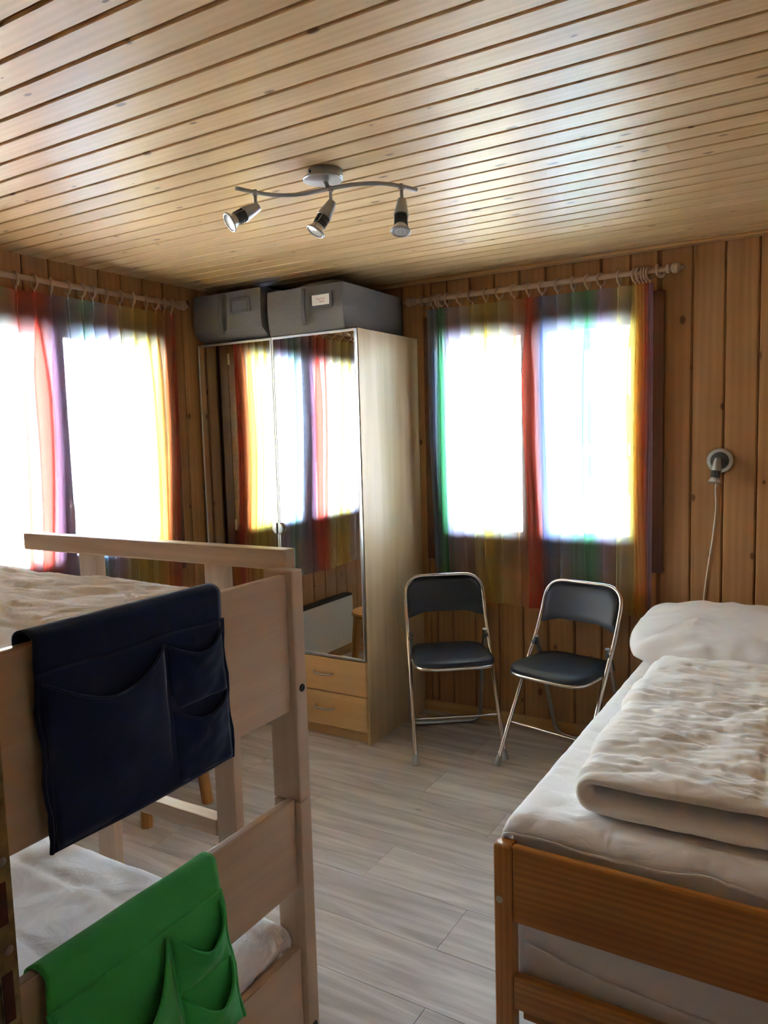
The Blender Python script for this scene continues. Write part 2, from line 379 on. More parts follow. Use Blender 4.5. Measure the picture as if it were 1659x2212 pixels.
# ------------------------------------------------------------------ room shell
RX, RY, RZ = 3.50, -3.24, 2.303
PLANK_CACHE = {}
def plank_mesh(L, w, t=0.012, c=0.0035):
    key = (round(L, 3), round(w, 4), round(t, 4), round(c, 4))
    if key not in PLANK_CACHE:
        pr = [(-w/2+c, 0), (w/2-c, 0), (w/2, c), (w/2, t), (-w/2, t), (-w/2, c)]
        V = [(x, y, z) for x in (0, L) for y, z in pr]
        F = [tuple(reversed(range(6))), tuple(range(6, 12))]+[(i, (i+1) % 6, 6+(i+1) % 6, 6+i) for i in range(6)]
        PLANK_CACHE[key] = mesh(V, F)
    return PLANK_CACHE[key]
def put(name, me, mat, parent, M):
    o = bpy.data.objects.new(name, me); COL.objects.link(o)
    if not me.materials: me.materials.append(MAT[mat])
    o.parent = parent; o.matrix_local = M
    return o

# ceiling: backing slab and its boards
ceil = struct(box('ceiling', (-0.12, RY-1.6, RZ+0.007), (RX+0.12, 0.12, RZ+0.12), 'ceiling_gap', bevel=0))
PW = 0.0874; y0 = -2.7648
ks = range(int((RY-1.4-y0)/PW)-1, int((0-y0)/PW)+1)
for k in ks:
    a = y0+k*PW; b = a+PW
    b = min(b, 0.0)
    if b-a < 0.02: continue
    w = b-a-0.0100
    put('ceiling_board', plank_mesh(RX-0.0, w, 0.012, 0.002), 'ceiling', ceil, Matrix.Translation((0, (a+b)/2, RZ)))
struct(box('trim_1', (0.0, -0.050, RZ-0.016), (RX, 0.0, RZ-0.0005), 'trim', bevel=0.005))

# floor planks
floor = struct(box('floor', (-0.12, RY-1.6, -0.10), (RX+0.12, 0.12, -0.006), 'floor_gap', bevel=0))
FW = 0.218
starts = {3: 1.474, 5: 1.11, 6: 1.584, 9: 2.06, 4: 1.86, 7: 0.78, 8: 1.30, 2: 0.95, 1: 0.30, 0: 1.15}
for r in range(0, 22):
    b = -0.016-FW*r; a = b-FW
    if r == 0: b = 0.0
    off = starts.get(r, random.uniform(0, 1.2)) % 1.2
    x = off-1.2
    while x < RX:
        x0, x1 = max(x, 0.0), min(x+1.2, RX)
        if x1-x0 > 0.02:
            put('floor_plank', plank_mesh(x1-x0-0.0012, b-a-0.0012, 0.006, 0.0006), 'floor', floor,
                Matrix.Translation((x1, (a+b)/2, 0)) @ Matrix.Rotation(PI, 4, 'Y'))
        x += 1.2

def wall(name, x0, x1, rz, origin, pitch, phase, hole=None, hole_z=None, thick=0.12):
    root = thing(name, None, None, origin, rz); struct(root)
    lst = []
    if hole:
        (h0, h1), (z0, z1) = hole, hole_z
        lst = [((x0, 0.011, 0), (h0, thick, RZ+0.1)), ((h1, 0.011, 0), (x1, thick, RZ+0.1)), ((h0, 0.011, z1), (h1, thick, RZ+0.1))]
        if z0 > 0.01: lst.append(((h0, 0.011, 0), (h1, thick, z0)))
    else: lst = [((x0, 0.011, 0), (x1, thick, RZ+0.1))]
    boxes('backing', lst, 'wall_gap', root, bevel=0)
    k0 = int(math.floor((x0-phase)/pitch))
    x = phase+k0*pitch
    def piece(a, b, za, zb):
        if b-a < 0.012 or zb-za < 0.02: return
        M = Matrix(((0, 1, 0, (a+b)/2), (0, 0, 1, 0.0), (1, 0, 0, za), (0, 0, 0, 1)))
        put('wall_plank', plank_mesh(zb-za, b-a-0.006, 0.012, 0.005), 'wall', root, M)
    while x < x1-0.005:
        a, b = max(x, x0), min(x+pitch, x1)
        if hole and b > hole[0]+0.001 and a < hole[1]-0.001:
            if a < hole[0]-0.012: piece(a, hole[0], 0, RZ)
            if b > hole[1]+0.012: piece(hole[1], b, 0, RZ)
            c, d = max(a, hole[0]), min(b, hole[1])
            piece(c, d, 0, hole_z[0]); piece(c, d, hole_z[1], RZ)
        else: piece(a, b, 0, RZ)
        x += pitch
    return root
wall('wall_right', 0.0, RX, 0.0, (0, 0, 0), 0.1325, 2.383, (1.10, 2.24), (0.88, 2.08))
wall('wall_left', RY, 0.0, PI/2, (0, 0, 0), 0.1285, -1.576, (-2.155, -0.795), (0.88, 2.08))
wall('wall_side', 0.0, -RY, -PI/2, (RX, 0, 0), 0.1325, 0.05)
wall('wall_door', -RX, 0.0, PI, (0, RY, 0), 0.1325, -3.0, (-3.16, -2.295), (0.0, 2.02), 0.10)
# hallway behind the doorway
hall = struct(boxes('wall_hall', [((1.2, RY-1.40, 0), (1.3, RY-0.10, RZ)), ((1.2, RY-1.5, 0), (RX+0.1, RY-1.40, RZ)), ((RX, RY-1.40, 0), (RX+0.1, RY-0.10, RZ))], 'plaster', bevel=0))
struct(box('baseboard_right', (1.02, -0.014, 0.0), (RX, 0.0, 0.062), 'trim', bevel=0.004))
bl = struct(box('baseboard_left', (0.0, -3.22, 0.0), (0.014, -0.62, 0.062), 'trim', bevel=0.004))

# door lining with strike plate (near the camera, in the doorway)
door = thing('door_1', None, None, (2.32, RY-0.05, 0), 0, world=True); struct(door)
box('jamb', (2.275, RY-0.100, 0), (2.301, RY+0.012, 2.02), 'dark_frame_v', door, bevel=0.003)
box('jamb', (3.154, RY-0.100, 0), (3.18, RY+0.012, 2.02), 'dark_frame_v', door, bevel=0.003)
box('lintel', (2.275, RY-0.100, 2.00), (3.18, RY+0.012, 2.03), 'dark_frame', door, bevel=0.003)
sp = boxes('strike_plate', [((2.3005, RY-0.050, 0.88), (2.3035, RY-0.006, 1.28)), ((2.3005, RY-0.006, 0.88), (2.3050, RY+0.0125, 1.28))], 'old_metal', door, bevel=0.0008)
for za, zb in ((1.052, 1.102), (0.955, 1.012)):
    box('latch_hole', (2.3015, RY-0.040, za), (2.3042, RY-0.012, zb), 'red_wood', sp, bevel=0)
    box('latch_hole', (2.3032, RY-0.005, za+0.004), (2.3056, RY+0.006, zb-0.004), 'red_wood', sp, bevel=0)
for zc in (1.118, 1.030, 0.935): lathe('screw', [(0.0045, 0), (0.0045, 0.0012), (0.003, 0.002)], 'silver', sp, 10, align((2.3048, RY+0.004, zc), (1, 0, 0)))

# ------------------------------------------------------------------ windows
def window(name, rz, origin, panes, outer, hinge_side=1):
    root = thing(name, None, None, origin, rz); struct(root)
    x0, x1 = outer; z0, z1 = 0.847, 2.113
    t = 0.062
    # trim boards on the wall face
    for lo, hi, m in (((x0, -0.022, z0), (x0+t, 0, z1), 'dark_frame_v'), ((x1-t, -0.022, z0), (x1, 0, z1), 'dark_frame_v'),
                      ((x0+t, -0.022, z1-t), (x1-t, 0, z1), 'dark_frame'), ((x0+t, -0.026, z0), (x1-t, 0, z0+t), 'dark_frame')):
        box('trim_board', lo, hi, m, root, bevel=0.004)
    a, b, c, d = x0+0.045, x1-0.045, z0+0.045, z1-0.045
    boxes('fixed_frame', [((a, 0.0, c), (a+0.045, 0.12, d)), ((b-0.045, 0.0, c), (b, 0.12, d)), ((a+0.045, 0.0, d-0.045), (b-0.045, 0.12, d)), ((a+0.045, 0.0, c), (b-0.045, 0.12, c+0.045))], 'dark_frame', root, bevel=0.002)
    a, b, c, d = a+0.03, b-0.03, c+0.03, d-0.03
    mid = (panes[0][1]+panes[1][0])/2
    for k, (g0, g1) in enumerate(panes):
        s0, s1 = (a, mid-0.002) if k == 0 else (mid+0.002, b)
        gz0, gz1 = 1.008, 1.977
        sash = boxes('sash', [((s0, -0.012, c), (g0, 0.05, d)), ((g1, -0.012, c), (s1, 0.05, d)), ((g0, -0.012, gz1), (g1, 0.05, d)), ((g0, -0.012, c), (g1, 0.05, gz0))], 'dark_frame', root, bevel=0.004)
        box('pane', (g0-0.005, 0.020, gz0-0.005), (g1+0.005, 0.024, gz1+0.005), 'glass', sash, bevel=0)
        hx = s0-0.006 if k == 0 else s1+0.006
        for hz in (1.03, 1.955):
            lathe('hinge', [(0.006, -0.03), (0.007, -0.028), (0.007, -0.002), (0.0055, -0.001), (0.0055, 0.001), (0.007, 0.002), (0.007, 0.028), (0.006, 0.03)], 'brass', sash, 10, Matrix.Translation((hx, -0.020, hz)))
    hx = mid+0.030
    h = lathe('handle', [(0.014, 0), (0.014, 0.006), (0.008, 0.008), (0.008, 0.035)], 'white_plastic', root, 14, align((hx, -0.012, 1.245), (0, -1, 0)))
    tube('lever', [(hx, -0.045, 1.25), (hx, -0.047, 1.22), (hx, -0.047, 1.13)], [0.008, 0.009, 0.007], 'white_plastic', h, 10)
    return root
window('window_1', 0.0, (0, 0, 0), ((1.212, 1.595), (1.727, 2.122)), (1.066, 2.268))
window('window_2', PI/2, (0, 0, 0), ((-2.03, -1.54), (-1.41, -0.92)), (-2.19, -0.76))

# ------------------------------------------------------------------ outside: snow, chalet, rocks
def terrain(x, y):
    h = -0.9
    k = max(0.0, min(1.0, (-x-1.4)/3.0))
    h += sstep(2, 17, y)*(0.55+1.0*k)
    hl = max(0.0, -x-4.0)
    h += 0.20*hl*sstep(-4, 12, y)+0.16*max(0.0, -x-9)+0.55*sstep(-6.0, -9.0, x)*sstep(6, 16, y)
    h += 0.22*max(0.0, y-24)
    h += 0.10*noise.noise((x*0.35, y*0.35, 0))+0.04*noise.noise((x*1.1, y*1.1, 3))
    return h
def near_house(x, y): return -0.5 < x < 3.9 and -5.1 < y < 0.5
snow = grid('snow_ground', 120, 120, lambda u, v: (-70+100*u, -45+115*v, (-1.1 if near_house(-70+100*u, -45+115*v) else terrain(-70+100*u, -45+115*v))), 'snow')
struct(snow)
ch = thing('chalet', 'brown wooden chalet with white rendered base seen through the window', 'building', (0.0, 17.0, 0.0), world=True)
box('base_wall', (-4.1, 17.0, -1.5), (7.5, 26, 1.13), 'chalet_wall', ch, bevel=0.02)
for i in range(15):
    za = 1.13+i*0.186
    box('wall_board', (-4.15, 16.92+(0.012 if i % 2 else 0), za+0.006), (7.55, 26, za+0.186), 'chalet_wood', ch, bevel=0.01, seg=1)
for (xa, xb, za, zb) in ((-2.95, -1.95, 2.40, 3.50), (0.2, 1.6, 2.2, 3.5)):
    w = boxes('chalet_window', [((xa-0.1, 16.80, za-0.1), (xb+0.1, 16.92, za)), ((xa-0.1, 16.80, zb), (xb+0.1, 16.92, zb+0.1)), ((xa-0.1, 16.80, za), (xa, 16.92, zb)), ((xb, 16.80, za), (xb+0.1, 16.92, zb))], 'chalet_wall', ch, bevel=0.01)
    box('window_pane', (xa, 16.86, za), (xb, 16.90, zb), 'chalet_white', w, bevel=0)
w = boxes('chalet_window', [((-3.0, 16.90, -0.4), (-1.8, 17.0, -0.3)), ((-3.0, 16.90, 0.70), (-1.8, 17.0, 0.80)), ((-3.0, 16.90, -0.3), (-2.9, 17.0, 0.7)), ((-1.9, 16.9, -0.3), (-1.8, 17.0, 0.7))], 'chalet_wood', ch, bevel=0.01)
box('window_pane', (-2.9, 16.95, -0.3), (-1.9, 16.98, 0.7), 'chalet_white', w, bevel=0)
sh = box('shutter', (-3.95, 16.82, 2.55), (-3.40, 16.92, 3.62), 'trim', ch, bevel=0.01)
for i in range(12): box('slat', (-3.90, 16.79, 2.60+i*0.083), (-3.45, 16.83, 2.65+i*0.083), 'trim', sh, bevel=0.005, seg=1)
bal = boxes('balcony', [((-4.0, 15.9, 1.25), (7.5, 16.95, 1.40))]+[((-4.0, 15.85, 1.45+i*0.17), (7.5, 15.93, 1.58+i*0.17)) for i in range(5)], 'chalet_wood', ch, bevel=0.01)
for i in range(6): box('balcony_post', (-4.0+i*2.2, 15.80, 1.20), (-3.86+i*2.2, 15.97, 2.35), 'chalet_wood', bal, bevel=0.01)
roof = make('roof', [(-6.2, 15.2, 3.80), (9.5, 15.2, 3.80), (9.5, 27.5, 5.6), (-6.2, 27.5, 5.6), (-6.2, 15.2, 4.12), (9.5, 15.2, 4.12), (9.5, 27.5, 5.95), (-6.2, 27.5, 5.95)], BF, 'chalet_roof', ch, bevel=0.02)
box('fascia', (-6.2, 15.1, 3.62), (9.5, 15.2, 3.92), 'chalet_wood', roof, bevel=0.01)
for i, (rx, ry, rs) in enumerate([(-13.8, 30, 0.9), (-12.2, 31, 1.1), (-10.6, 30.5, 0.7), (-15.4, 29.5, 1.2)]):
    V, F = lathe_geo([(0.05, -0.5), (0.7, -0.3), (1.0, 0.1), (0.75, 0.45), (0.25, 0.65)], 12)
    V = [Vector((v.x*rs*(1+0.3*noise.noise((v.x*2+i*5, v.y*2, v.z))), v.y*rs, v.z*rs*0.7*(1+0.4*noise.noise((v.x*3, v.y*3+i, v.z))))) for v in V]
    o = make('boulder', [(v.x+rx, v.y+ry, v.z+terrain(rx, ry)+0.2) for v in V], F, 'rock', None, smooth=True)
    tag(o, ['small dark rock on the snowy hill, second from left', 'largest middle rock on the snowy hill outside', 'smallest rock on the snowy hill nearest the chalet roof', 'leftmost dark rock on the snowy hill outside'][i], 'rock', 'rocks on the snowy hill')

# ------------------------------------------------------------------ wardrobe
W = thing('wardrobe', 'tall birch wardrobe with two mirror doors in the corner', 'wardrobe', (0.52, -0.30, 0.0), world=True)
xl, xr, D, H = 0.02, 1.018, -0.58, 2.01
box('side_panel', (xr-0.018, D, 0), (xr, -0.003, H), 'birch_side', W, bevel=0.001)
box('side_panel', (xl, D, 0), (xl+0.018, -0.003, H), 'birch_side', W, bevel=0.001)
box('middle_panel', (0.510, D+0.01, 0.07), (0.528, -0.003, H-0.02), 'birch_side', W, bevel=0.001)
box('top_panel', (xl+0.018, D, H-0.018), (xr-0.018, -0.003, H), 'birch_side', W, bevel=0.001)
box('bottom_panel', (xl+0.018, D, 0.062), (xr-0.018, -0.003, 0.080), 'birch_side', W, bevel=0.001)
box('back_panel', (xl+0.018, -0.012, 0.08), (xr-0.018, -0.006, H-0.018), 'birch_side', W, bevel=0)
box('plinth', (xl+0.018, D+0.03, 0), (xr-0.018, D+0.045, 0.062), 'birch_front', W, bevel=0.001)
for (a, b, kx) in ((xl+0.002, 0.517, 0.490), (0.521, xr-0.004, 0.548)):
    z0, z1 = 0.424, H-0.004
    d = boxes('mirror_door', [((a, D-0.020, z0), (a+0.007, D-0.001, z1)), ((b-0.007, D-0.020, z0), (b, D-0.001, z1)), ((a+0.007, D-0.020, z0), (b-0.007, D-0.001, z0+0.012)), ((a+0.007, D-0.020, z1-0.010), (b-0.007, D-0.001, z1)), ((a+0.007, D-0.012, z0+0.012), (b-0.007, D-0.001, z1-0.010))], 'alu', W, bevel=0)
    box('mirror', (a+0.007, D-0.0175, z0+0.012), (b-0.007, D-0.0125, z1-0.010), 'mirror', d, bevel=0)
    s = 1 if kx > 0.519 else -1
    ex = 0.521 if s > 0 else 0.517
    V, F = [], []
    n = 14
    for zz in (-0.021, -0.033):
        for k in range(n+1):
            an = -PI/2+PI*k/n; V.append((ex+s*(0.003+0.028*math.cos(an)), D+zz, 1.055+0.030*math.sin(an)))
    F = [tuple(range(n+1)), tuple(reversed(range(n+1, 2*n+2)))]+[(i, i+1, n+2+i, n+1+i) for i in range(n)]+[(n, 0, n+1, 2*n+1)]
    make('knob', V, F, 'chrome', d, bevel=0.002)
    for (za, zb) in ((0.247, 0.418), (0.068, 0.241)):
        dr = box('drawer', (a+0.002 if a < .1 else a, D-0.018, za), (b-0.002 if b > 1 else b, D-0.001, zb), 'birch_front', W, bevel=0.0012)
        zc = zb-0.078
        cx = 0.765 if a > 0.4 else 0.265
        tube('handle', catmull([(cx-0.056, D-0.018, zc+0.006), (cx-0.052, D-0.032, zc+0.002), (cx-0.038, D-0.042, zc-0.002), (cx, D-0.045, zc-0.003), (cx+0.04, D-0.042, zc-0.002), (cx+0.053, D-0.032, zc-0.0), (cx+0.056, D-0.018, zc)], 5), 0.0042, 'silver', dr, 8)

# ------------------------------------------------------------------ storage boxes on the wardrobe
def storage_box(label, x0, x1, y0, y1, z0, z1, card, lift, dome):
    t = thing('storage_box', label, 'storage box', ((x0+x1)/2, (y0+y1)/2, z0), world=True, group='fabric boxes on the wardrobe')
    nx, ny = 12, 14
    # body as open shell with slightly bowed sides and tucked front bottom
    V, F = [], []
    lev = [(0.0, lift), (0.10, lift*0.45), (0.22, 0.0), (0.5, -0.006), (0.8, -0.004), (1.0, 0.0)]
    ring = []
    for k in range(nx): ring.append((k/nx, 0.0))
    for k in range(ny): ring.append((1.0, k/ny))
    for k in range(nx): ring.append((1-k/nx, 1.0))
    for k in range(ny): ring.append((0.0, 1-k/ny))
    for (h, ins) in lev:
        for (u, v) in ring:
            x = x0+(x1-x0)*u; y = y0+(y1-y0)*v
            if v == 0.0 or v < 0.15: y += ins*(1-v/0.15)
            bow = 0.006*math.sin(PI*h)
            y += -bow*math.sin(PI*u) if v == 0 else 0
            z = z0+(z1-z0)*h+0.003*noise.noise((u*4, v*4, h*3))*(1 if h > 0.2 else 0)
            V.append((x, y, z))
    n = len(ring)
    for j in range(len(lev)-1):
        for k in range(n): F.append((j*n+k, j*n+(k+1) % n, (j+1)*n+(k+1) % n, (j+1)*n+k))
    F.append(tuple(reversed(range(n))))
    make('body', V, F, 'box', t, smooth=True, auto=0.5)
    def topf(u, v):
        e = (1-abs(2*u-1)**4)*(1-abs(2*v-1)**4)
        px, py = (0.62, 0.28) if card else (0.75, 0.35)
        pk = math.exp(-(((u-px)/0.30)**2+((v-py)/0.30)**2))
        return (x0+(x1-x0)*u, y0+(y1-y0)*v, z1+e*dome*(0.45+0.75*pk)+0.006*e*noise.noise((u*5, v*5, x0)))
    grid('lid', 22, 22, topf, 'box', t, thick=0.004)
    hx = x0+(x1-x0)*(0.52 if card else 0.45); yb = y0-0.0150
    def strap(u, v):
        bend = math.sin(PI*v)
        return (hx-0.011+0.022*u+0.010*bend, yb-0.003-0.022*bend, z0+0.03+(z1-z0-0.04)*v)
    grid('handle', 3, 12, strap, 'box_band', t, thick=0.004)
    cx = x0+(x1-x0)*(0.74 if card else 0.72); cz = z0+(z1-z0)*0.68
    if card: cz = z0+(z1-z0)*0.66
    fr = boxes('label_holder', [((cx-0.064, yb-0.003, cz-0.036), (cx+0.064, yb, cz-0.024)), ((cx-0.064, yb-0.003, cz+0.024), (cx+0.064, yb, cz+0.036)), ((cx-0.064, yb-0.003, cz-0.024), (cx-0.050, yb, cz+0.024)), ((cx+0.050, yb-0.003, cz-0.024), (cx+0.064, yb, cz+0.024))], 'box_band', t, bevel=0.0008)
    if card:
        c = box('name_card', (cx-0.050, yb-0.002, cz-0.024), (cx+0.050, yb-0.0005, cz+0.024), 'card', fr, bevel=0)
        L = []
        for (wx, wz, ln) in ((-0.022, 0.004, 0.050), (-0.008, -0.009, 0.030)):
            L.append(([(cx+wx+ln*k/24, yb-0.0025, cz+wz+0.0035*math.sin(k*1.9)+0.002*math.sin(k*0.7)) for k in range(25)], 0.0006))
        tubes('handwriting', L, 'red_ink', c, 4)
    else:
        box('empty_pocket', (cx-0.050, yb-0.0015, cz-0.024), (cx+0.050, yb-0.0003, cz+0.024), 'box', fr, bevel=0)
storage_box('grey fabric storage box with a white name card, against the right wall', 0.512, 0.958, -0.605, -0.055, 2.0105, 2.222, True, 0.012, 0.045)
storage_box('darker grey fabric storage box with an empty label pocket, in the corner', 0.035, 0.486, -0.625, -0.10, 2.0105, 2.250, False, 0.075, 0.032)

# ------------------------------------------------------------------ curtains
RED = (0.95, 0.20, 0.08); ORG = (0.97, 0.45, 0.12); AMB = (0.97, 0.62, 0.10); YEL = (0.97, 0.84, 0.22); PYE = (0.97, 0.93, 0.58); PEA = (0.97, 0.74, 0.48)
LIL = (0.82, 0.70, 0.84); PLI = (0.92, 0.86, 0.93); BLU = (0.46, 0.60, 0.90); LBL = (0.72, 0.83, 0.97); GRN = (0.28, 0.74, 0.44); TEA = (0.52, 0.86, 0.72); MAU = (0.62, 0.45, 0.62)
def lerp3(a, b, t): return tuple(a[i]*(1-t)+b[i]*t for i in range(3))
def curtain(label, rz, origin, rings, cols, pleats, ztop, zbot, zrod, seed, start, end):
    root = thing('curtain', label, 'curtain', origin, rz, 'rainbow voile curtains')
    n = len(rings)
    xs = [start]+list(rings)+[end]; m = len(xs)-1
    cc = [cols[0]]+list(cols)+[cols[-1]]
    SUB = 18
    rng = random.Random(int(seed*100))
    pw = [0.0]+[w*0.001 for w in pleats]+[0.0]
    ph = [rng.uniform(-1, 1) for _ in xs]
    def path(s, vv):
        i = min(int(s), m-1); t = s-i
        xa, xb = xs[i], xs[i+1]
        g = xb-xa
        gl = 0.25+0.75*sstep(0.0, 0.30, vv)
        w = pw[i+1]*gl*(0.75+0.5*noise.noise((i*1.7, vv*1.4, seed)))
        w0 = 0.0
        # cloth runs past the next ring, turns back and goes on: a three-layer pleat
        if t < 0.64: q = t/0.64; e = q*q*(3-2*q)*0.35+q*0.65; x = xa+(xb+w-xa)*e; y = -0.010*math.sin(PI*q)+0.011*sstep(0.6, 1, q)
        elif t < 0.84: q = (t-0.64)/0.20; e = q*q*(3-2*q); x = xb+w-2*w*e; y = 0.011-0.022*e
        else: q = (t-0.84)/0.16; x = xb-w+w*q; y = -0.011+0.011*q
        return x, y, i
    def fn(u, v):
        s = u*m
        x, y, i = path(s, v)
        y = -0.08+0.034*sstep(0.35, 0.95, v)+y*(0.8-0.2*v)+0.007*noise.noise((s*0.8, v*1.6, seed+5))*sstep(0.05, 0.5, v)
        x += 0.040*noise.noise((s*0.35, v*0.9, seed))*sstep(0.05, 0.9, v)
        z0 = ztop-0.004*abs(math.sin(PI*s))
        zb = zbot+0.020*noise.noise((s*0.45, 2.0, seed))
        return (x, y, z0+(zb-z0)*v)
    def colf(u, v):
        s = u*m; i = min(int(s), m-1); t = s-i
        t = sstep(0.12, 0.62, t)
        c = lerp3(cc[i], cc[i+1], t)
        return c
    grid('cloth', m*SUB, 40, fn, 'sheer', root, colfn=colf)
    grid('hem', m*SUB, 2, lambda u, v: (fn(u, 0.028*v)[0], fn(u, 0.028*v)[1]-0.002, fn(u, 0.028*v)[2]), 'sheer', root, colfn=colf)
    hem2 = lambda u, v: (fn(u, 0.985+0.015*v)[0], fn(u, 0.985+0.015*v)[1]-0.0015, fn(u, 0.985+0.015*v)[2])
    grid('hem', m*SUB, 1, hem2, 'sheer', root, colfn=colf)
    for k, x in enumerate(rings):
        yaw = random.uniform(0.15, 0.55)*(1 if k % 3 else 0.3)
        pts = []
        for q in range(18):
            a = 2*PI*q/18; pts.append(Vector((math.sin(yaw)*math.cos(a)*0.027+x, -0.08+math.cos(yaw)*math.cos(a)*0.027, zrod-0.011+0.027*math.sin(a))))
        r = tube('ring', pts, 0.0052, 'rod', root, 7, closed=True)
        tube('hook', [(x, -0.08, zrod-0.034), (x, -0.08, ztop-0.012)], 0.0022, 'white_plastic', r, 6)
    return root
ringsR = [1.156, 1.186, 1.201, 1.236, 1.305, 1.373, 1.445, 1.515, 1.592, 1.664, 1.73, 1.805, 1.879, 1.945, 2.005, 2.087, 2.155, 2.174, 2.189, 2.204, 2.219]
colsR = [BLU, GRN, GRN, LIL, PLI, PYE, YEL, PYE, PEA, RED, BLU, LBL, TEA, GRN, LIL, PYE, YEL, AMB, AMB, RED, MAU]
pleatR = [18, 18, 18, 34, 8, 20, 26, 6, 9, 42, 26, 6, 14, 30, 32, 18, 44, 34, 28, 16, 10]
pleatL = [10, 10, 10, 20, 12, 26, 12, 26, 16, 44, 34, 9, 6, 20, 36, 10, 46, 50, 40, 30, 16]
curtain('rainbow striped voile curtain on the window behind the folding chairs', 0.0, (0, 0, 0), ringsR, colsR, pleatR, 2.140, 0.640, 2.190, 1.0, 1.120, 2.232)
ringsL = [-2.17, -2.155, -2.135, -2.10, -2.03, -1.95, -1.86, -1.76, -1.665, -1.582, -1.504, -1.423, -1.35, -1.294, -1.221, -1.146, -1.068, -0.99, -0.929, -0.876, -0.83]
colsL = [GRN, GRN, TEA, LIL, PLI, YEL, YEL, PYE, RED, RED, MAU, LBL, TEA, LBL, LIL, PYE, YEL, YEL, AMB, ORG, RED]
curtain('rainbow striped voile curtain on the window behind the bunk bed', PI/2, (0, 0, 0), ringsL, colsL, pleatL, 2.140, 0.640, 2.190, 2.3, -2.20, -0.818)

def curtain_rod(label, rz, origin, x0, x1):
    root = thing('curtain_rod', label, 'curtain rod', origin, rz, 'wooden curtain rods')
    z = 2.190; y = -0.08
    lathe('pole', [(0.0125, x0), (0.0125, x1)], 'rod', root, 16, Matrix.Translation((0, y, z)) @ Matrix.Rotation(PI/2, 4, 'Y'))
    for s, xe in ((-1, x0), (1, x1)):
        prof = [(0.013, 0), (0.020, 0.004), (0.021, 0.014), (0.012, 0.022), (0.018, 0.026), (0.024, 0.036), (0.023, 0.050), (0.014, 0.060), (0.008, 0.064), (0.009, 0.072), (0.003, 0.080)]
        lathe('finial', prof, 'rod', root, 16, align((xe, y, z), (s, 0, 0)))
        b = lathe('bracket', [(0.020, 0), (0.020, 0.008), (0.010, 0.012), (0.010, 0.070)], 'rod', root, 14, align((xe-s*0.035, 0.0, z-0.004), (0, -1, 0)))
        torus('bracket_ring', (xe-s*0.035, y, z), 0.019, 0.006, 'rod', b, 'x', 16, 8)
curtain_rod('pale wooden curtain rod above the window behind the folding chairs', 0.0, (0, 0, 0), 1.06, 2.285)
curtain_rod('pale wooden curtain rod above the window behind the bunk bed', PI/2, (0, 0, 0), -2.27, -0.79)

# ------------------------------------------------------------------ lamps
def spot_head(parent, p, d, name='lamp_head'):
    M = align(p, d)
    h = lathe(name, [(0.009, 0), (0.013, 0.001), (0.0225, 0.052), (0.0225, 0.055), (0.019, 0.056)], 'silver', parent, 20, M)
    prof = []
    for k in range(5):
        z = 0.055+k*0.006; prof += [(0.0205, z), (0.0205, z+0.0035), (0.0165, z+0.004), (0.0165, z+0.0055)]
    lathe('heat_sink', prof, 'dark_rubber', h, 18, M)
    lathe('bulb', [(0.012, 0.080), (0.0165, 0.086), (0.0235, 0.098), (0.0262, 0.106), (0.0235, 0.1055), (0.012, 0.094), (0.004, 0.090)], 'reflector', h, 22, M)
    pts = [M @ Vector((0.0275*math.cos(2*PI*k/24), 0.0275*math.sin(2*PI*k/24), 0.107)) for k in range(24)]
    tube('rim', pts, 0.0030, 'silver', h, 8, closed=True)
    lathe('lens', [(0.0252, 0.1045), (0.0252, 0.1070), (0.018, 0.1085), (0.008, 0.1092)], 'bulb_glass', h, 22, M)
    V, F = [], []
    for k in range(16):
        a = 2*PI*k/16; n = len(V)
        for rr, dz in ((0.006, 0.1094), (0.023, 0.1078)):
            for da in (-0.07, 0.07): V.append(M @ Vector((rr*math.cos(a+da), rr*math.sin(a+da), dz)))
        F.append((n, n+1, n+3, n+2))
    make('facet', V, F, 'dark_rubber', h)
    L = []
    for a in (0.5, 0.5+PI):
        L.append(([M @ Vector((0.0215*math.cos(a), 0.0215*math.sin(a), 0.050)), M @ Vector((0.0285*math.cos(a), 0.0285*math.sin(a), 0.107))], 0.0011))
    tubes('wire', L, 'silver', h, 6)
    return h
cl = thing('ceiling_spotlight', 'silver ceiling lamp with three spots on a wavy bar', 'ceiling lamp', (1.612, -1.662, RZ), world=True)
bx, by = 1.612, -1.662
lathe('canopy', [(0.052, 0.0), (0.054, -0.003), (0.054, -0.022), (0.050, -0.026), (0.030, -0.028)], 'silver', cl, 32, Matrix.Translation((bx, by, RZ)))
lathe('canopy_disc', [(0.060, -0.024), (0.0605, -0.027), (0.058, -0.030), (0.030, -0.034)], 'silver', cl, 32, Matrix.Translation((bx-0.006, by-0.004, RZ)))
lathe('canopy_screw', [(0.004, 0), (0.004, 0.003), (0.002, 0.004)], 'dark_rubber', cl, 10, align((bx-0.018, by-0.050, RZ-0.012), (-0.3, -1, 0)))
A = Vector((1.409, -1.831, 2.247)); B = Vector((1.834, -1.498, 2.247)); nrm = Vector((-0.617, 0.787, 0))
def barp(t): return A+(B-A)*t+nrm*(0.064*math.sin(2*PI*t)*(1 if t < 0.5 else 0.9))
tube('bar', [barp(k/40) for k in range(41)], 0.0062, 'silver', cl, 12)
tube('bar_mount', [(bx, by, 2.275), (barp(0.5).x, barp(0.5).y, 2.250)], 0.008, 'silver', cl, 10)
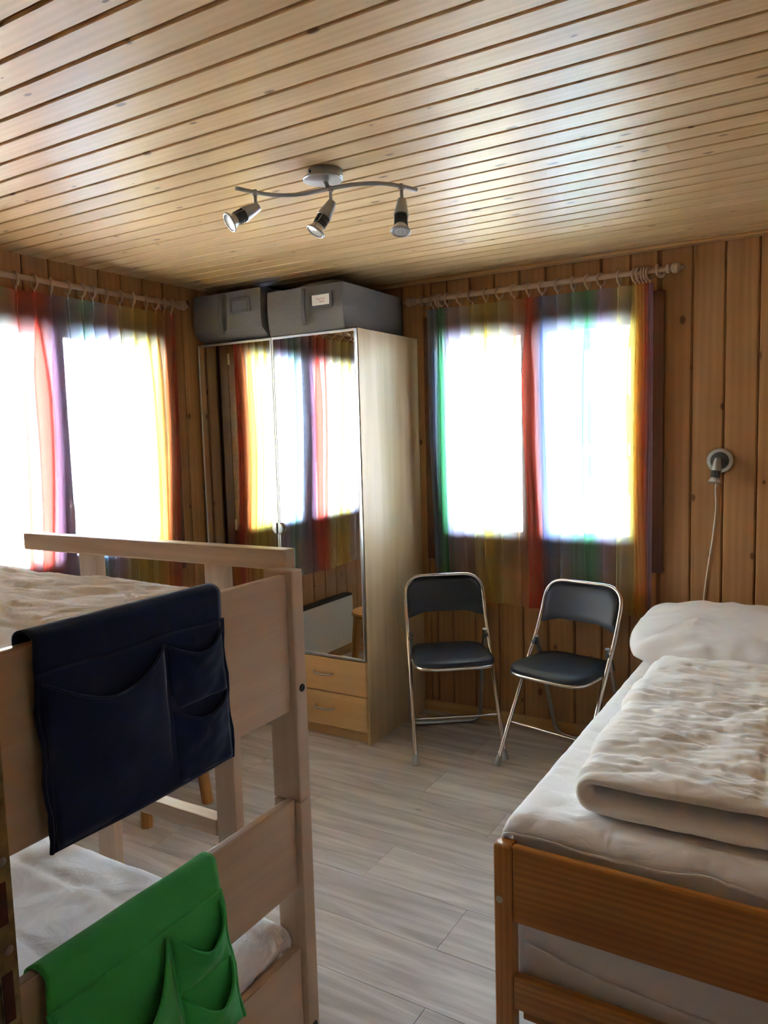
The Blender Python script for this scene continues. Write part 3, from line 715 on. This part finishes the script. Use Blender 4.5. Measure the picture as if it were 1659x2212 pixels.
for t, d in ((0.10, (-0.42, -0.72, -0.50)), (0.515, (-0.32, -0.42, -0.85)), (0.905, (0.10, -0.30, -0.95))):
    p = barp(t)
    st = tube('stem', [p+Vector((0, 0, 0.008)), p+Vector((0, 0, -0.040))], 0.0052, 'silver', cl, 10)
    lathe('collar', [(0.0085, -0.004), (0.009, 0.0), (0.0085, 0.006)], 'silver', st, 12, Matrix.Translation(p+Vector((0, 0, -0.006))))
    hd = spot_head(cl, p+Vector((0, 0, -0.046))-Vector(d).normalized()*0.010, d)
wl = thing('wall_spotlight', 'small silver wall spotlight with a white cord above the pillow', 'wall lamp', (2.503, 0.0, 1.358), world=True)
lathe('wall_plate', [(0.054, 0), (0.0545, 0.006), (0.052, 0.012), (0.038, 0.014)], 'alu', wl, 36, align((2.503, 0, 1.358), (0, -1, 0)))
lathe('dark_disc', [(0.038, 0.0125), (0.038, 0.0155), (0.034, 0.016)], 'dark_rubber', wl, 32, align((2.503, 0, 1.358), (0, -1, 0)))
tube('stem', [(2.503, -0.012, 1.358), (2.503, -0.055, 1.360)], 0.006, 'silver', wl, 10)
spot_head(wl, (2.502, -0.062, 1.372), (-0.10, -0.12, -0.98))
tube('cord', catmull([(2.500, -0.012, 1.310), (2.487, -0.008, 1.24), (2.489, -0.007, 1.15), (2.478, -0.007, 1.02), (2.462, -0.007, 0.90), (2.445, -0.007, 0.74), (2.44, -0.008, 0.52)], 6), 0.0028, 'white_plastic', wl, 8)

# ------------------------------------------------------------------ folding chairs
def folding_chair(label, loc, rz):
    t = thing('folding_chair', label, 'chair', loc, rz, 'folding chairs under the window')
    fr = rounded([(-0.208, 0.235, 0.012), (-0.200, 0.0, 0.430), (-0.198, -0.115, 0.610), (-0.196, -0.185, 0.800), (0.196, -0.185, 0.800), (0.198, -0.115, 0.610), (0.200, 0.0, 0.430), (0.208, 0.235, 0.012)], 0.10, 7)
    tube('front_frame', fr, 0.0105, 'chrome', t, 12)
    rr = rounded([(-0.182, -0.055, 0.545), (-0.182, -0.085, 0.45), (-0.186, -0.235, 0.013), (0.186, -0.235, 0.013), (0.182, -0.085, 0.45), (0.182, -0.055, 0.545)], 0.06, 6)
    tube('rear_frame', rr, 0.0105, 'shaded_chrome', t, 12)
    tube('front_stretcher', [(-0.203, 0.135, 0.178), (0.203, 0.135, 0.178)], 0.0065, 'chrome', t, 10)
    for s in (-1, 1):
        tube('foot', [(s*0.2085, 0.242, 0.0005), (s*0.2065, 0.219, 0.040)], [0.0145, 0.0125], 'grey_foot', t, 12)
        tube('brace', [(s*0.190, -0.040, 0.520), (s*0.186, -0.075, 0.50), (s*0.184, -0.105, 0.440)], 0.009, 'dark_rubber', t, 8)
    # seat: rounded trapezoid cushion over a tube hoop
    def outline(k, n, sc=1.0):
        a = 2*PI*k/n; c, s = math.cos(a), math.sin(a)
        e = 2/4.5
        x = math.copysign(abs(c)**e, c); y = math.copysign(abs(s)**e, s)
        w = 0.186+0.010*y
        return x*w*sc, 0.018+y*0.185*sc
    n = 40
    V, F = [], []
    lv = [(1.0, 0.436), (1.006, 0.444), (1.0, 0.455), (0.965, 0.463), (0.80, 0.468), (0.45, 0.470), (0.12, 0.470)]
    for sc, z in lv:
        for k in range(n):
            x, y = outline(k, n, sc); V.append((x, y, z-0.004*(1-abs(x)/0.2)*(sc < 1)))
    for j in range(len(lv)-1):
        for k in range(n): F.append((j*n+k, j*n+(k+1) % n, (j+1)*n+(k+1) % n, (j+1)*n+k))
    F.append(tuple(reversed(range(n)))); F.append(tuple((len(lv)-1)*n+k for k in range(n)))
    se = make('seat', V, F, 'vinyl_black', t, smooth=True, auto=1.2)
    tube('seat_frame', [Vector((*outline(k, n, 1.0), 0.430)) for k in range(n)], 0.0085, 'chrome', t, 8, closed=True)
    # padded backrest: arched top, wavy lower edge
    NS, NT = 24, 8
    def bk(s, tt, side):
        w = 0.189
        x = s*w
        top = 0.794-0.060*max(0, (abs(s)-0.55)/0.45)**2
        bot = 0.632-0.030*sstep(0.45, 1.0, abs(s))+0.004*math.cos(PI*s*2.2)-0.010*(1-sstep(0.0, 0.5, abs(s)))
        z = bot+(top-bot)*tt
        yc = -0.115-0.070*(z-0.610)/0.190-0.020*(1-s*s)
        edge = min(1.0, (1-abs(s))*9+0.15, tt*5+0.2, (1-tt)*5+0.2)
        return Vector((x, yc+side*(0.004+0.013*edge**0.6), z))
    V, F = [], []
    for side in (1, -1):
        for j in range(NT+1):
            for i in range(NS+1): V.append(bk(-1+2*i/NS, j/NT, side))
    w1 = NS+1; N1 = w1*(NT+1)
    for j in range(NT):
        for i in range(NS):
            f = (j*w1+i, j*w1+i+1, (j+1)*w1+i+1, (j+1)*w1+i); F.append(f); F.append(tuple(q+N1 for q in reversed(f)))
    rim = [i for i in range(w1)]+[j*w1+NS for j in range(1, NT+1)]+[NT*w1+i for i in range(NS-1, -1, -1)]+[j*w1 for j in range(NT-1, 0, -1)]
    for k in range(len(rim)):
        a, b = rim[k], rim[(k+1) % len(rim)]; F.append((b, a, a+N1, b+N1))
    make('backrest', V, F, 'vinyl_black', t, smooth=True, auto=1.3)
    return t
MAT['shaded_chrome'] = plain('shadowed_steel_tube', (0.42, 0.42, 0.42), 0.30, 1.0)  # darker copy of the chair chrome, with shade put into its colour
folding_chair('black padded folding chair beside the wardrobe', (1.350, -0.355, 0), math.radians(215.6))
folding_chair('black padded folding chair beside the white bed', (1.905, -0.320, 0), math.radians(167.0))

# ------------------------------------------------------------------ single bed with honey pine frame
SB = thing('single_bed', 'honey pine bed frame under the white bedding', 'bed', (2.77, -1.03, 0), world=True)
bx0, bx1, by0, by1 = 2.290, 3.245, -2.050, -0.030
for px in (bx0, bx1-0.046):
    for py, h in ((by0, 0.552), (by1-0.046, 0.62)):
        p = box('post', (px, py, 0), (px+0.046, py+0.046, h), 'honey_z', SB, bevel=0.010, seg=3)
        if py == by0: lathe('plug', [(0.009, 0), (0.009, 0.001), (0.006, 0.002)], 'plug', p, 16, align((px+0.016, py-0.0002, 0.418), (0, -1, 0)))
box('footboard', (bx0+0.046, by0+0.004, 0.367), (bx1-0.046, by0+0.026, 0.553), 'honey_x', SB, bevel=0.006, seg=3)
box('foot_rail', (bx0+0.046, by0+0.004, 0.150), (bx1-0.046, by0+0.030, 0.232), 'honey_x', SB, bevel=0.005, seg=2)
box('headboard', (bx0+0.046, by1-0.036, 0.30), (bx1-0.046, by1-0.010, 0.60), 'honey_x', SB, bevel=0.006)
for px in (bx0+0.006, bx1-0.018): box('side_rail', (px, by0+0.046, 0.120), (px+0.012, by1-0.046, 0.215), 'honey_y', SB, bevel=0.004)
for k in range(12): box('slat', (bx0+0.018, by0+0.10+k*0.158, 0.1505), (bx1-0.018, by0+0.17+k*0.158, 0.166), 'honey_x', SB, bevel=0.002, seg=1)
box('inner_rail', (bx0+0.050, by0+0.055, 0.090), (bx1-0.050, by0+0.080, 0.150), 'honey_x', SB, bevel=0.003)

# mattress
mx0, mx1, my0, my1 = 2.312, 3.225, -2.002, -0.082
def soft_box(name, lo, hi, r, mat, parent, nx, ny, nz, wr=0.004, sc=6.0, puff=0.0, seam=None):
    lo, hi = Vector(lo), Vector(hi); c = (lo+hi)/2; h = (hi-lo)/2
    V, F, idx = [], [], {}
    def vid(p):
        k = (round(p[0], 5), round(p[1], 5), round(p[2], 5))
        if k not in idx:
            idx[k] = len(V)
            q = Vector(p); d = q-c
            inner = Vector([max(-(h[i]-r), min(h[i]-r, d[i])) for i in range(3)])
            e = d-inner
            if e.length > 1e-6:
                # only shrink where on two or more faces
                e = e.normalized()*r
            w = c+inner+e
            nn = e.normalized() if e.length > 1e-6 else Vector((0, 0, 1))
            w += nn*(wr*fbm(w.x*sc, w.y*sc, w.z*sc, 3))
            if puff: w += nn*puff*(1-abs(d.x/h.x)**3)*(1-abs(d.y/h.y)**3)
            V.append(w)
        return idx[k]
    def face(ax, s, na, nb):
        a, b = [i for i in range(3) if i != ax]
        for i in range(na):
            for j in range(nb):
                q = []
                for (u, v) in ((i, j), (i+1, j), (i+1, j+1), (i, j+1)):
                    p = [0, 0, 0]; p[ax] = hi[ax] if s > 0 else lo[ax]
                    p[a] = lo[a]+(hi[a]-lo[a])*u/na; p[b] = lo[b]+(hi[b]-lo[b])*v/nb
                    q.append(vid(p))
                F.append(tuple(q))
    for s in (-1, 1): face(0, s, ny, nz); face(1, s, nx, nz); face(2, s, nx, ny)
    return make(name, V, F, mat, parent, smooth=True, auto=2.5)
mt = thing('mattress', 'thick white covered mattress lying in the honey pine bed', 'mattress', (2.77, -1.05, 0.167), world=True)
soft_box('mattress_core', (mx0, my0, 0.1670), (mx1, my1, 0.590), 0.030, 'white_cotton', mt, 40, 70, 14, wr=0.006, sc=5.0)
tube('piping', catmull([(mx0+0.03, my0-0.004, 0.300), (mx0+0.10, my0-0.006, 0.288), (mx0+0.22, my0-0.006, 0.268), (mx0+0.45, my0-0.006, 0.255), (mx0+0.75, my0-0.005, 0.262), (mx1-0.03, my0-0.004, 0.262)], 6), 0.0035, 'white_cotton', mt, 6)

# quilted pad draped over the mattress top
def pad_surface(x0, x1, y0, y1, zt, ov_l, ov_r, ov_f, ov_b, seed, amp=0.005, line=0.14):
    R = 0.040
    def side(d, over):   # d: distance beyond the flat area -> (outward, drop)
        if d <= 0: return 0.0, 0.0
        arc = R*PI/2
        if d < arc: a = d/R; return R*math.sin(a), R*(1-math.cos(a))
        return R+0.001, R+(d-arc)
    fx0, fx1, fy0, fy1 = x0+R, x1-R, y0+R, y1-R
    def fn(u, v):
        wob = 0.030*noise.noise((u*3.1, seed, 1.0))+0.012*noise.noise((u*9, seed, 2.0))
        X = fx0-ov_l+(fx1-fx0+ov_l+ov_r)*u
        lo = fy0-(ov_f+wob*(1 if ov_f > 0.055 else 0)); Y = lo+(fy1+ov_b-lo)*v
        dl, dr, df, db = max(0, fx0-X), max(0, X-fx1), max(0, fy0-Y), max(0, Y-fy1)
        ox, zx = side(max(dl, dr), 0); oy, zy = side(max(df, db), 0)
        sx = -1 if dl > 0 else 1; sy = -1 if df > 0 else 1
        px = min(max(X, fx0), fx1)+sx*ox; py = min(max(Y, fy0), fy1)+sy*oy
        drop = max(zx, zy)+0.35*min(zx, zy)
        w = amp*fbm(X*7, Y*7, seed, 3)+amp*(2.4*abs(noise.noise((X*5+Y*3, Y*8-X*2, seed)))+1.3*abs(noise.noise((X*13+Y*5, Y*15, seed+2)))-0.8)
        ql = min(abs((Y-fy0)/line-round((Y-fy0)/line)), 0.5)*line
        w -= 0.006*math.exp(-(ql/0.007)**2)
        qx = min(abs((X-fx0)/(line*1.6)-round((X-fx0)/(line*1.6))), 0.5)*line*1.6
        w -= 0.003*math.exp(-(qx/0.006)**2)
        fl = 1.0 if drop < 0.01 else 0.35
        return (px-(sx*w*(1-fl) if zx > 0.02 else 0)*1.0, py+(sy*abs(w)*0.8 if zy > 0.02 else 0), zt-drop+w*fl)
    return fn
pd = grid('mattress_pad', 90, 150, pad_surface(mx0-0.008, mx1+0.008, my0-0.006, my1, 0.604, 0.10, 0.10, 0.060, 0.0, 3.0), 'pad', None, thick=-0.006)
pf = pad_surface(mx0-0.008, mx1+0.008, my0-0.006, my1, 0.604, 0.10, 0.10, 0.060, 0.0, 3.0)
tube('edge_binding', [Vector(pf(k/90, 0.0))+Vector((0, -0.003, 0)) for k in range(91)], 0.0045, 'pad', pd, 6)
tag(pd, 'thin white quilted pad draped over the thick mattress', 'mattress pad')

# folded duvet (bent cushion) and pillow
def cushion_fn(La, Lb, t, wr, p=6, corner=0.0):
    def fn(a, b, side):
        e = max(0.0, (1-abs(a)**p))*max(0.0, (1-abs(b)**p))
        return t/2*e**0.42
    return fn
def duvet(name, label, origin, La, Lb, t, seed, fold=True, na=110, nb=80, mat='duvet', cat='duvet', amp=1.0, rz=0.0, gap=0.004):
    V, F = [], []
    R = t/2+gap
    arc = PI*R
    def surf(a, b, side):
        e = max(0.0, 1-abs(a)**10)*max(0.0, 1-abs(b)**8)
        h = t/2*e**0.40
        s = a*La; y = b*Lb
        wx = s+0.05*noise.noise((s*3, y*3, seed)); wy = y+0.05*noise.noise((s*3, y*3, seed+9))
        bil = lambda fx, fy, q: abs(noise.noise((wx*fx, wy*fy, seed+q)))
        w = 0.026*bil(3.2, 5.0, 0)+0.015*bil(5.0, 15.0, 2)+0.009*bil(11.0, 30.0, 4)+0.005*bil(28, 56, 6)-0.013
        qy = abs(math.sin(PI*(y+0.4)/0.36)); qs = abs(math.sin(PI*s/0.40))
        w -= 0.006*math.exp(-(qy/0.10)**2)+0.005*math.exp(-(qs/0.10)**2)
        h += amp*w*e**0.5*(1.0 if side > 0 else 0.6)
        off = side*h
        edge = 0.018*noise.noise((b*4+seed, a*3, 0.3))
        if not fold: return Vector((s+edge*abs(a)**6, y+edge*abs(b)**6, off))
        if s > arc/2: return Vector((s-arc/2, y+edge*abs(b)**6, 2*R+off))
        if s < -arc/2: return Vector((-s-arc/2, y+edge*abs(b)**6, -off))
        th = s/R  # -pi/2..pi/2
        return Vector((-math.cos(th)*(R+off), y+edge*abs(b)**6, R+math.sin(th)*(R+off)))
    idx = {}
    for side in (1, -1):
        for j in range(nb+1):
            for i in range(na+1):
                a = -1+2*i/na; b = -1+2*j/nb
                bnd = i in (0, na) or j in (0, nb)
                if bnd and side == -1: idx[(side, i, j)] = idx[(1, i, j)]; continue
                # denser sampling near the rims
                aa = math.copysign(1-(1-abs(a))**1.35, a); bb = math.copysign(1-(1-abs(b))**1.35, b)
                idx[(side, i, j)] = len(V); V.append(surf(aa, bb, side))
    for side in (1, -1):
        for j in range(nb):
            for i in range(na):
                q = (idx[(side, i, j)], idx[(side, i+1, j)], idx[(side, i+1, j+1)], idx[(side, i, j+1)])
                F.append(q if side > 0 else tuple(reversed(q)))
    me = bpy.data.meshes.new(name); me.from_pydata([tuple(v) for v in V], [], F)
    for pgn in me.polygons: pgn.use_smooth = True
    o = link(name, me, mat); o.location = origin; o.rotation_euler = (0, 0, rz)
    tag(o, label, cat)
    return o
duvet('folded_duvet', 'white crinkled duvet folded in half on the single bed', (2.478, -1.395, 0.636), 0.80, 0.545, 0.056, 4.0, rz=math.radians(1.5), na=260, nb=190)

def pillow(name, label, loc, rot, a0, b0, t, seed, mat='pillow'):
    V, F, idx = [], [], {}
    n, m = 70, 56
    for side in (1, -1):
        for j in range(m+1):
            for i in range(n+1):
                a = -1+2*i/n; b = -1+2*j/m
                bnd = i in (0, n) or j in (0, m)
                if bnd and side == -1: idx[(side, i, j)] = idx[(1, i, j)]; continue
                e = max(0.0, 1-a**4)*max(0.0, 1-b**4)
                h = t/2*e**0.55
                pin = math.sqrt(1-0.22*a*a*abs(a)); pin2 = math.sqrt(1-0.26*b*b)
                x = a*a0*pin2; y = b*b0*pin
                rad = math.hypot(a, b); ang = math.atan2(b, a)
                w = (0.026*abs(noise.noise((x*2.2+1.5*y, y*5.5-x, seed)))+0.012*abs(noise.noise((x*5-3*y, y*13, seed+2)))+0.005*abs(noise.noise((x*14, y*26, seed+4)))-0.008)*e**0.35
                w += 0.010*math.sin(ang*18+3*noise.noise((x*5, y*5, seed)))*sstep(0.55, 1.0, rad)*e**0.5*0.6
                seamband = 0.006*math.exp(-((abs(b)-0.92)/0.02)**2)
                z = side*(h+w*(1 if side > 0 else 0.4)-seamband*e**0.3)+0.010*noise.noise((x*6, y*6, seed+9))*(1-e)
                idx[(side, i, j)] = len(V); V.append((x, y, z))
    for side in (1, -1):
        for j in range(m):
            for i in range(n):
                q = (idx[(side, i, j)], idx[(side, i+1, j)], idx[(side, i+1, j+1)], idx[(side, i, j+1)])
                F.append(q if side > 0 else tuple(reversed(q)))
    me = bpy.data.meshes.new(name); me.from_pydata(V, [], F)
    for pgn in me.polygons: pgn.use_smooth = True
    o = link(name, me, mat); o.location = loc; o.rotation_euler = rot
    tag(o, label, 'pillow'); return o
pillow('pillow', 'white crumpled pillow at the wall end of the single bed', (2.655, -0.395, 0.672), (math.radians(8), 0.0, math.radians(1)), 0.425, 0.315, 0.150, 5.0)

# ------------------------------------------------------------------ bunk bed
BB = thing('bunk_bed', 'pale beech bunk bed with an end panel and ladder', 'bunk bed', (1.0, -2.8, 0), world=True)
Xo = 2.0
ya, yb = -2.357, -3.215
for (px0, px1) in ((Xo-0.072, Xo), (0.025, 0.097)):
    for (py0, py1) in ((ya-0.038, ya), (yb, yb+0.038)):
        box('post', (px0, py0, 0), (px1, py1, 0.733), 'beech_v', BB, bevel=0.004, seg=2)
        p = box('post', (px0, py0, 0.735), (px1, py1, 1.234), 'beech_v', BB, bevel=0.004, seg=2)
    xo = px1-0.034 if px1 > 1 else px0+0.014
    box('end_panel', (xo, yb+0.038, 0.934), (xo+0.020, ya-0.038, 1.226), 'beech', BB, bevel=0.004)
    box('end_panel', (xo, yb+0.038, 0.539), (xo+0.020, ya-0.038, 0.741), 'beech', BB, bevel=0.004)
    box('end_board', (xo, yb+0.038, 0.190), (xo+0.020, ya-0.038, 0.404), 'beech', BB, bevel=0.004)
    if px1 > 1:
        for (zz, yy) in ((0.981, -2.374), (0.215, -2.376), (0.981, yb+0.018)):
            b = lathe('bolt', [(0.0085, 0), (0.0085, 0.002), (0.0065, 0.0035), (0.0035, 0.0028), (0.003, 0.0005)], 'black_bolt', BB, 16, align((Xo-0.0005, yy, zz), (1, 0, 0)))
for (za, zb) in ((0.255, 0.360), (0.985, 1.090)):
    for yy in (ya-0.030, yb+0.008): box('side_rail', (0.097, yy, za), (Xo-0.072, yy+0.022, zb), 'beech_x', BB, bevel=0.004)
for (zc) in (0.262, 0.992):
    for k in range(12): box('slat', (0.16+k*0.148, yb+0.031, zc), (0.23+k*0.148, ya-0.031, zc+0.016), 'beech', BB, bevel=0.002, seg=1)
# guard rail with its two uprights running down as a ladder
lx = ((1.697, 1.758), (1.250, 1.316))
box('guard_rail', (1.030, -2.345, 1.222), (1.944, -2.306, 1.268), 'beech_x', BB, bevel=0.005, seg=2)
lad = thing('ladder', None, None, (1.5, -2.33, 0.0)); lad.parent = BB
WORLD[lad] = (1.5, -2.33, 0.0); lad.location = (0.5, 0.47, 0.0)
for (a, b) in lx: box('upright', (a, -2.336, 0.0), (b, -2.306, 1.222), 'beech_v', lad, bevel=0.003)
for zr in (0.265, 0.555, 0.845): box('rung', (1.316, -2.340, zr), (1.697, -2.302, zr+0.042), 'beech_x', lad, bevel=0.004)

def bunk_mattress(label, z0, z1, seed):
    t = soft_box('bunk_mattress', (0.06, yb+0.046, z0), (1.952, ya-0.050, z1), 0.035, 'pad', None, 60, 36, 8, wr=0.005, sc=4.0)
    tag(t, label, 'mattress', 'bunk mattresses')
    return t
bunk_mattress('white mattress on the lower bunk behind the green organiser', 0.279, 0.445, 2.0)
bunk_mattress('white mattress on the upper bunk behind the end panel', 1.009, 1.125, 4.0)
pq = grid('bunk_pad', 110, 60, pad_surface(0.055, 1.957, yb+0.042, ya-0.045, 0.462, 0.06, 0.075, 0.05, 0.05, 8.0, amp=0.007, line=0.20), 'pad', None, thick=-0.006)
tag(pq, 'white quilted pad on the lower bunk mattress', 'mattress pad')
dv = duvet('flat_duvet', 'cream crinkled cover spread flat on the upper bunk', (1.005, -2.790, 1.162), 0.945, 0.405, 0.066, 6.0, fold=False, na=220, nb=110, mat='duvet', amp=0.75)

# ------------------------------------------------------------------ hanging pocket organisers
def organiser(name, label, y_left, y_right, x_face, z_top, z_bot, mat, bulge, sag, lean, board_x, seed):
    t = thing(name, label, 'bed pocket', (x_face, (y_left+y_right)/2, z_bot), world=True, group='hanging pocket organisers')
    wd = y_right-y_left; hg = z_top-z_bot
    back = board_x-0.018
    seam = 0.20
    def body(u, v):     # v=0 back hem .. over the board .. v=1 bottom
        y = y_left+wd*u
        if v < 0.12: a = v/0.12; x = back-0.004; z = z_top-0.05+0.040*a
        elif v < 0.26:
            a = (v-0.12)/0.14*PI; mx = (back-0.004+x_face)/2; rx = (x_face-back+0.004)/2
            x = mx-rx*math.cos(a); z = z_top-0.010+0.012*math.sin(a)
        else:
            a = (v-0.26)/0.74; x = x_face+lean*a**1.2+0.004*math.sin(PI*u)*a; z = z_top-0.010-(hg-0.010)*a
        x += 0.003*noise.noise((u*3, v*6, seed)); z += 0.004*noise.noise((u*2.2, 0.5, seed))*(v > 0.2)
        y += 0.004*noise.noise((v*6, u*2, seed+3))
        return (x, y, z)
    b = grid('fabric', 36, 60, body, mat, t, thick=0.0035)
    def face_x(z):
        a = max(0.0, min(1.0, (z_top-0.010-z)/(hg-0.010))); return x_face+lean*a**1.2
    # stitched fold under the rolled top
    zs = z_top-0.058
    tube('seam', [(face_x(zs)+0.0062, y_left+wd*k/12, zs+0.002*math.sin(k)) for k in range(13)], 0.0022, mat, b, 6)
    yA = y_left+0.008; ym = y_left+wd*0.62; yB = y_right-0.006
    def pocket(y0, y1, z0, z1, bl, sg, sd):
        def fn(u, v):
            y = y0+(y1-y0)*u
            arch = math.sin(PI*min(1, max(0, u)))**0.75
            z = z0+(z1-z0-sg*arch**1.3)*v
            x = face_x(z0+(z1-z0)*v)+0.006+bl*arch*(v**1.4*0.9+0.25*math.sin(PI*v))
            x += 0.004*noise.noise((u*4, v*4, sd))
            return (x, y, z)
        p = grid('pocket', 22, 18, fn, mat, t, thick=0.003)
        tube('pocket_hem', [Vector(fn(k/22, 1.0))+Vector((0.0005, 0, -0.001)) for k in range(23)], 0.0026, mat, p, 6)
    zt = zs-0.012
    pocket(yA, ym, z_bot+0.004, zt, bulge, sag, seed)
    pocket(ym+0.006, yB, zs-(zs-z_bot)*0.50, zt-0.004, bulge*0.75, sag*0.55, seed+1)
    pocket(ym+0.006, yB, z_bot+0.004, zs-(zs-z_bot)*0.50, bulge*0.75, sag*0.55, seed+2)
    for yy in (y_left, y_right):
        tube('side_binding', [(face_x(zz)+0.002, yy+0.003*math.sin(zz*60), zz) for zz in [z_bot+(zs-z_bot)*k/10 for k in range(11)]], 0.0034, mat, b, 6)
organiser('pocket_organiser', 'navy blue fabric pocket organiser hanging on the upper bunk panel', -2.990, -2.612, 2.002, 1.242, 0.926, 'navy', 0.030, 0.045, 0.016, Xo-0.014, 1.0)
organiser('pocket_organiser', 'green fabric pocket organiser hanging on the lower bunk panel', -3.010, -2.655, 2.002, 0.7455, 0.452, 'green', 0.060, 0.085, 0.050, Xo-0.014, 6.0)

# ------------------------------------------------------------------ stool, heater and cord seen in the mirror
st = thing('stool', 'round orange pine stool beside the wall heater', 'stool', (0.55, -1.49, 0.0), math.radians(0))
lathe('seat', [(0.155, 0.418), (0.168, 0.424), (0.170, 0.436), (0.164, 0.447), (0.150, 0.450)], 'stool_top', st, 40)
for k in range(4):
    a = math.radians(31+90*k)
    tube('leg', [(0.195*math.cos(a), 0.195*math.sin(a), 0.0), (0.150*math.cos(a), 0.150*math.sin(a), 0.420)], [0.024, 0.025], 'stool', st, 14)
for k in range(4):
    a, b = math.radians(31+90*k), math.radians(121+90*k)
    z = 0.17+0.03*(k % 2); r = 0.195-0.045*(z/0.42)
    tube('stretcher', [(r*math.cos(a), r*math.sin(a), z), (r*math.cos(b), r*math.sin(b), z)], 0.009, 'stool', st, 10)
ht = thing('wall_heater', 'white panel heater with a black top grille under the window', 'heater', (0.0, -1.42, 0.0), world=True)
box('casing', (0.020, -1.90, 0.095), (0.085, -0.95, 0.425), 'white_metal', ht, bevel=0.006)
boxes('top_grille', [((0.022, -1.895, 0.425), (0.083, -0.955, 0.440))], 'black_grille', ht, bevel=0.002)
for k in range(2): box('bracket', (0.0, -1.75+k*0.6, 0.15), (0.020, -1.71+k*0.6, 0.40), 'white_metal', ht, bevel=0.002)
cdo = tube('power_cord', catmull([(0.30, -1.83, 0.004), (0.42, -1.80, 0.004), (0.50, -1.72, 0.004), (0.60, -1.76, 0.004), (0.68, -1.88, 0.004), (0.60, -2.02, 0.004), (0.40, -2.08, 0.004)], 8), 0.0035, 'white_plastic', None, 8)
tag(cdo, 'white power cord lying on the floor behind the stool', 'cord')
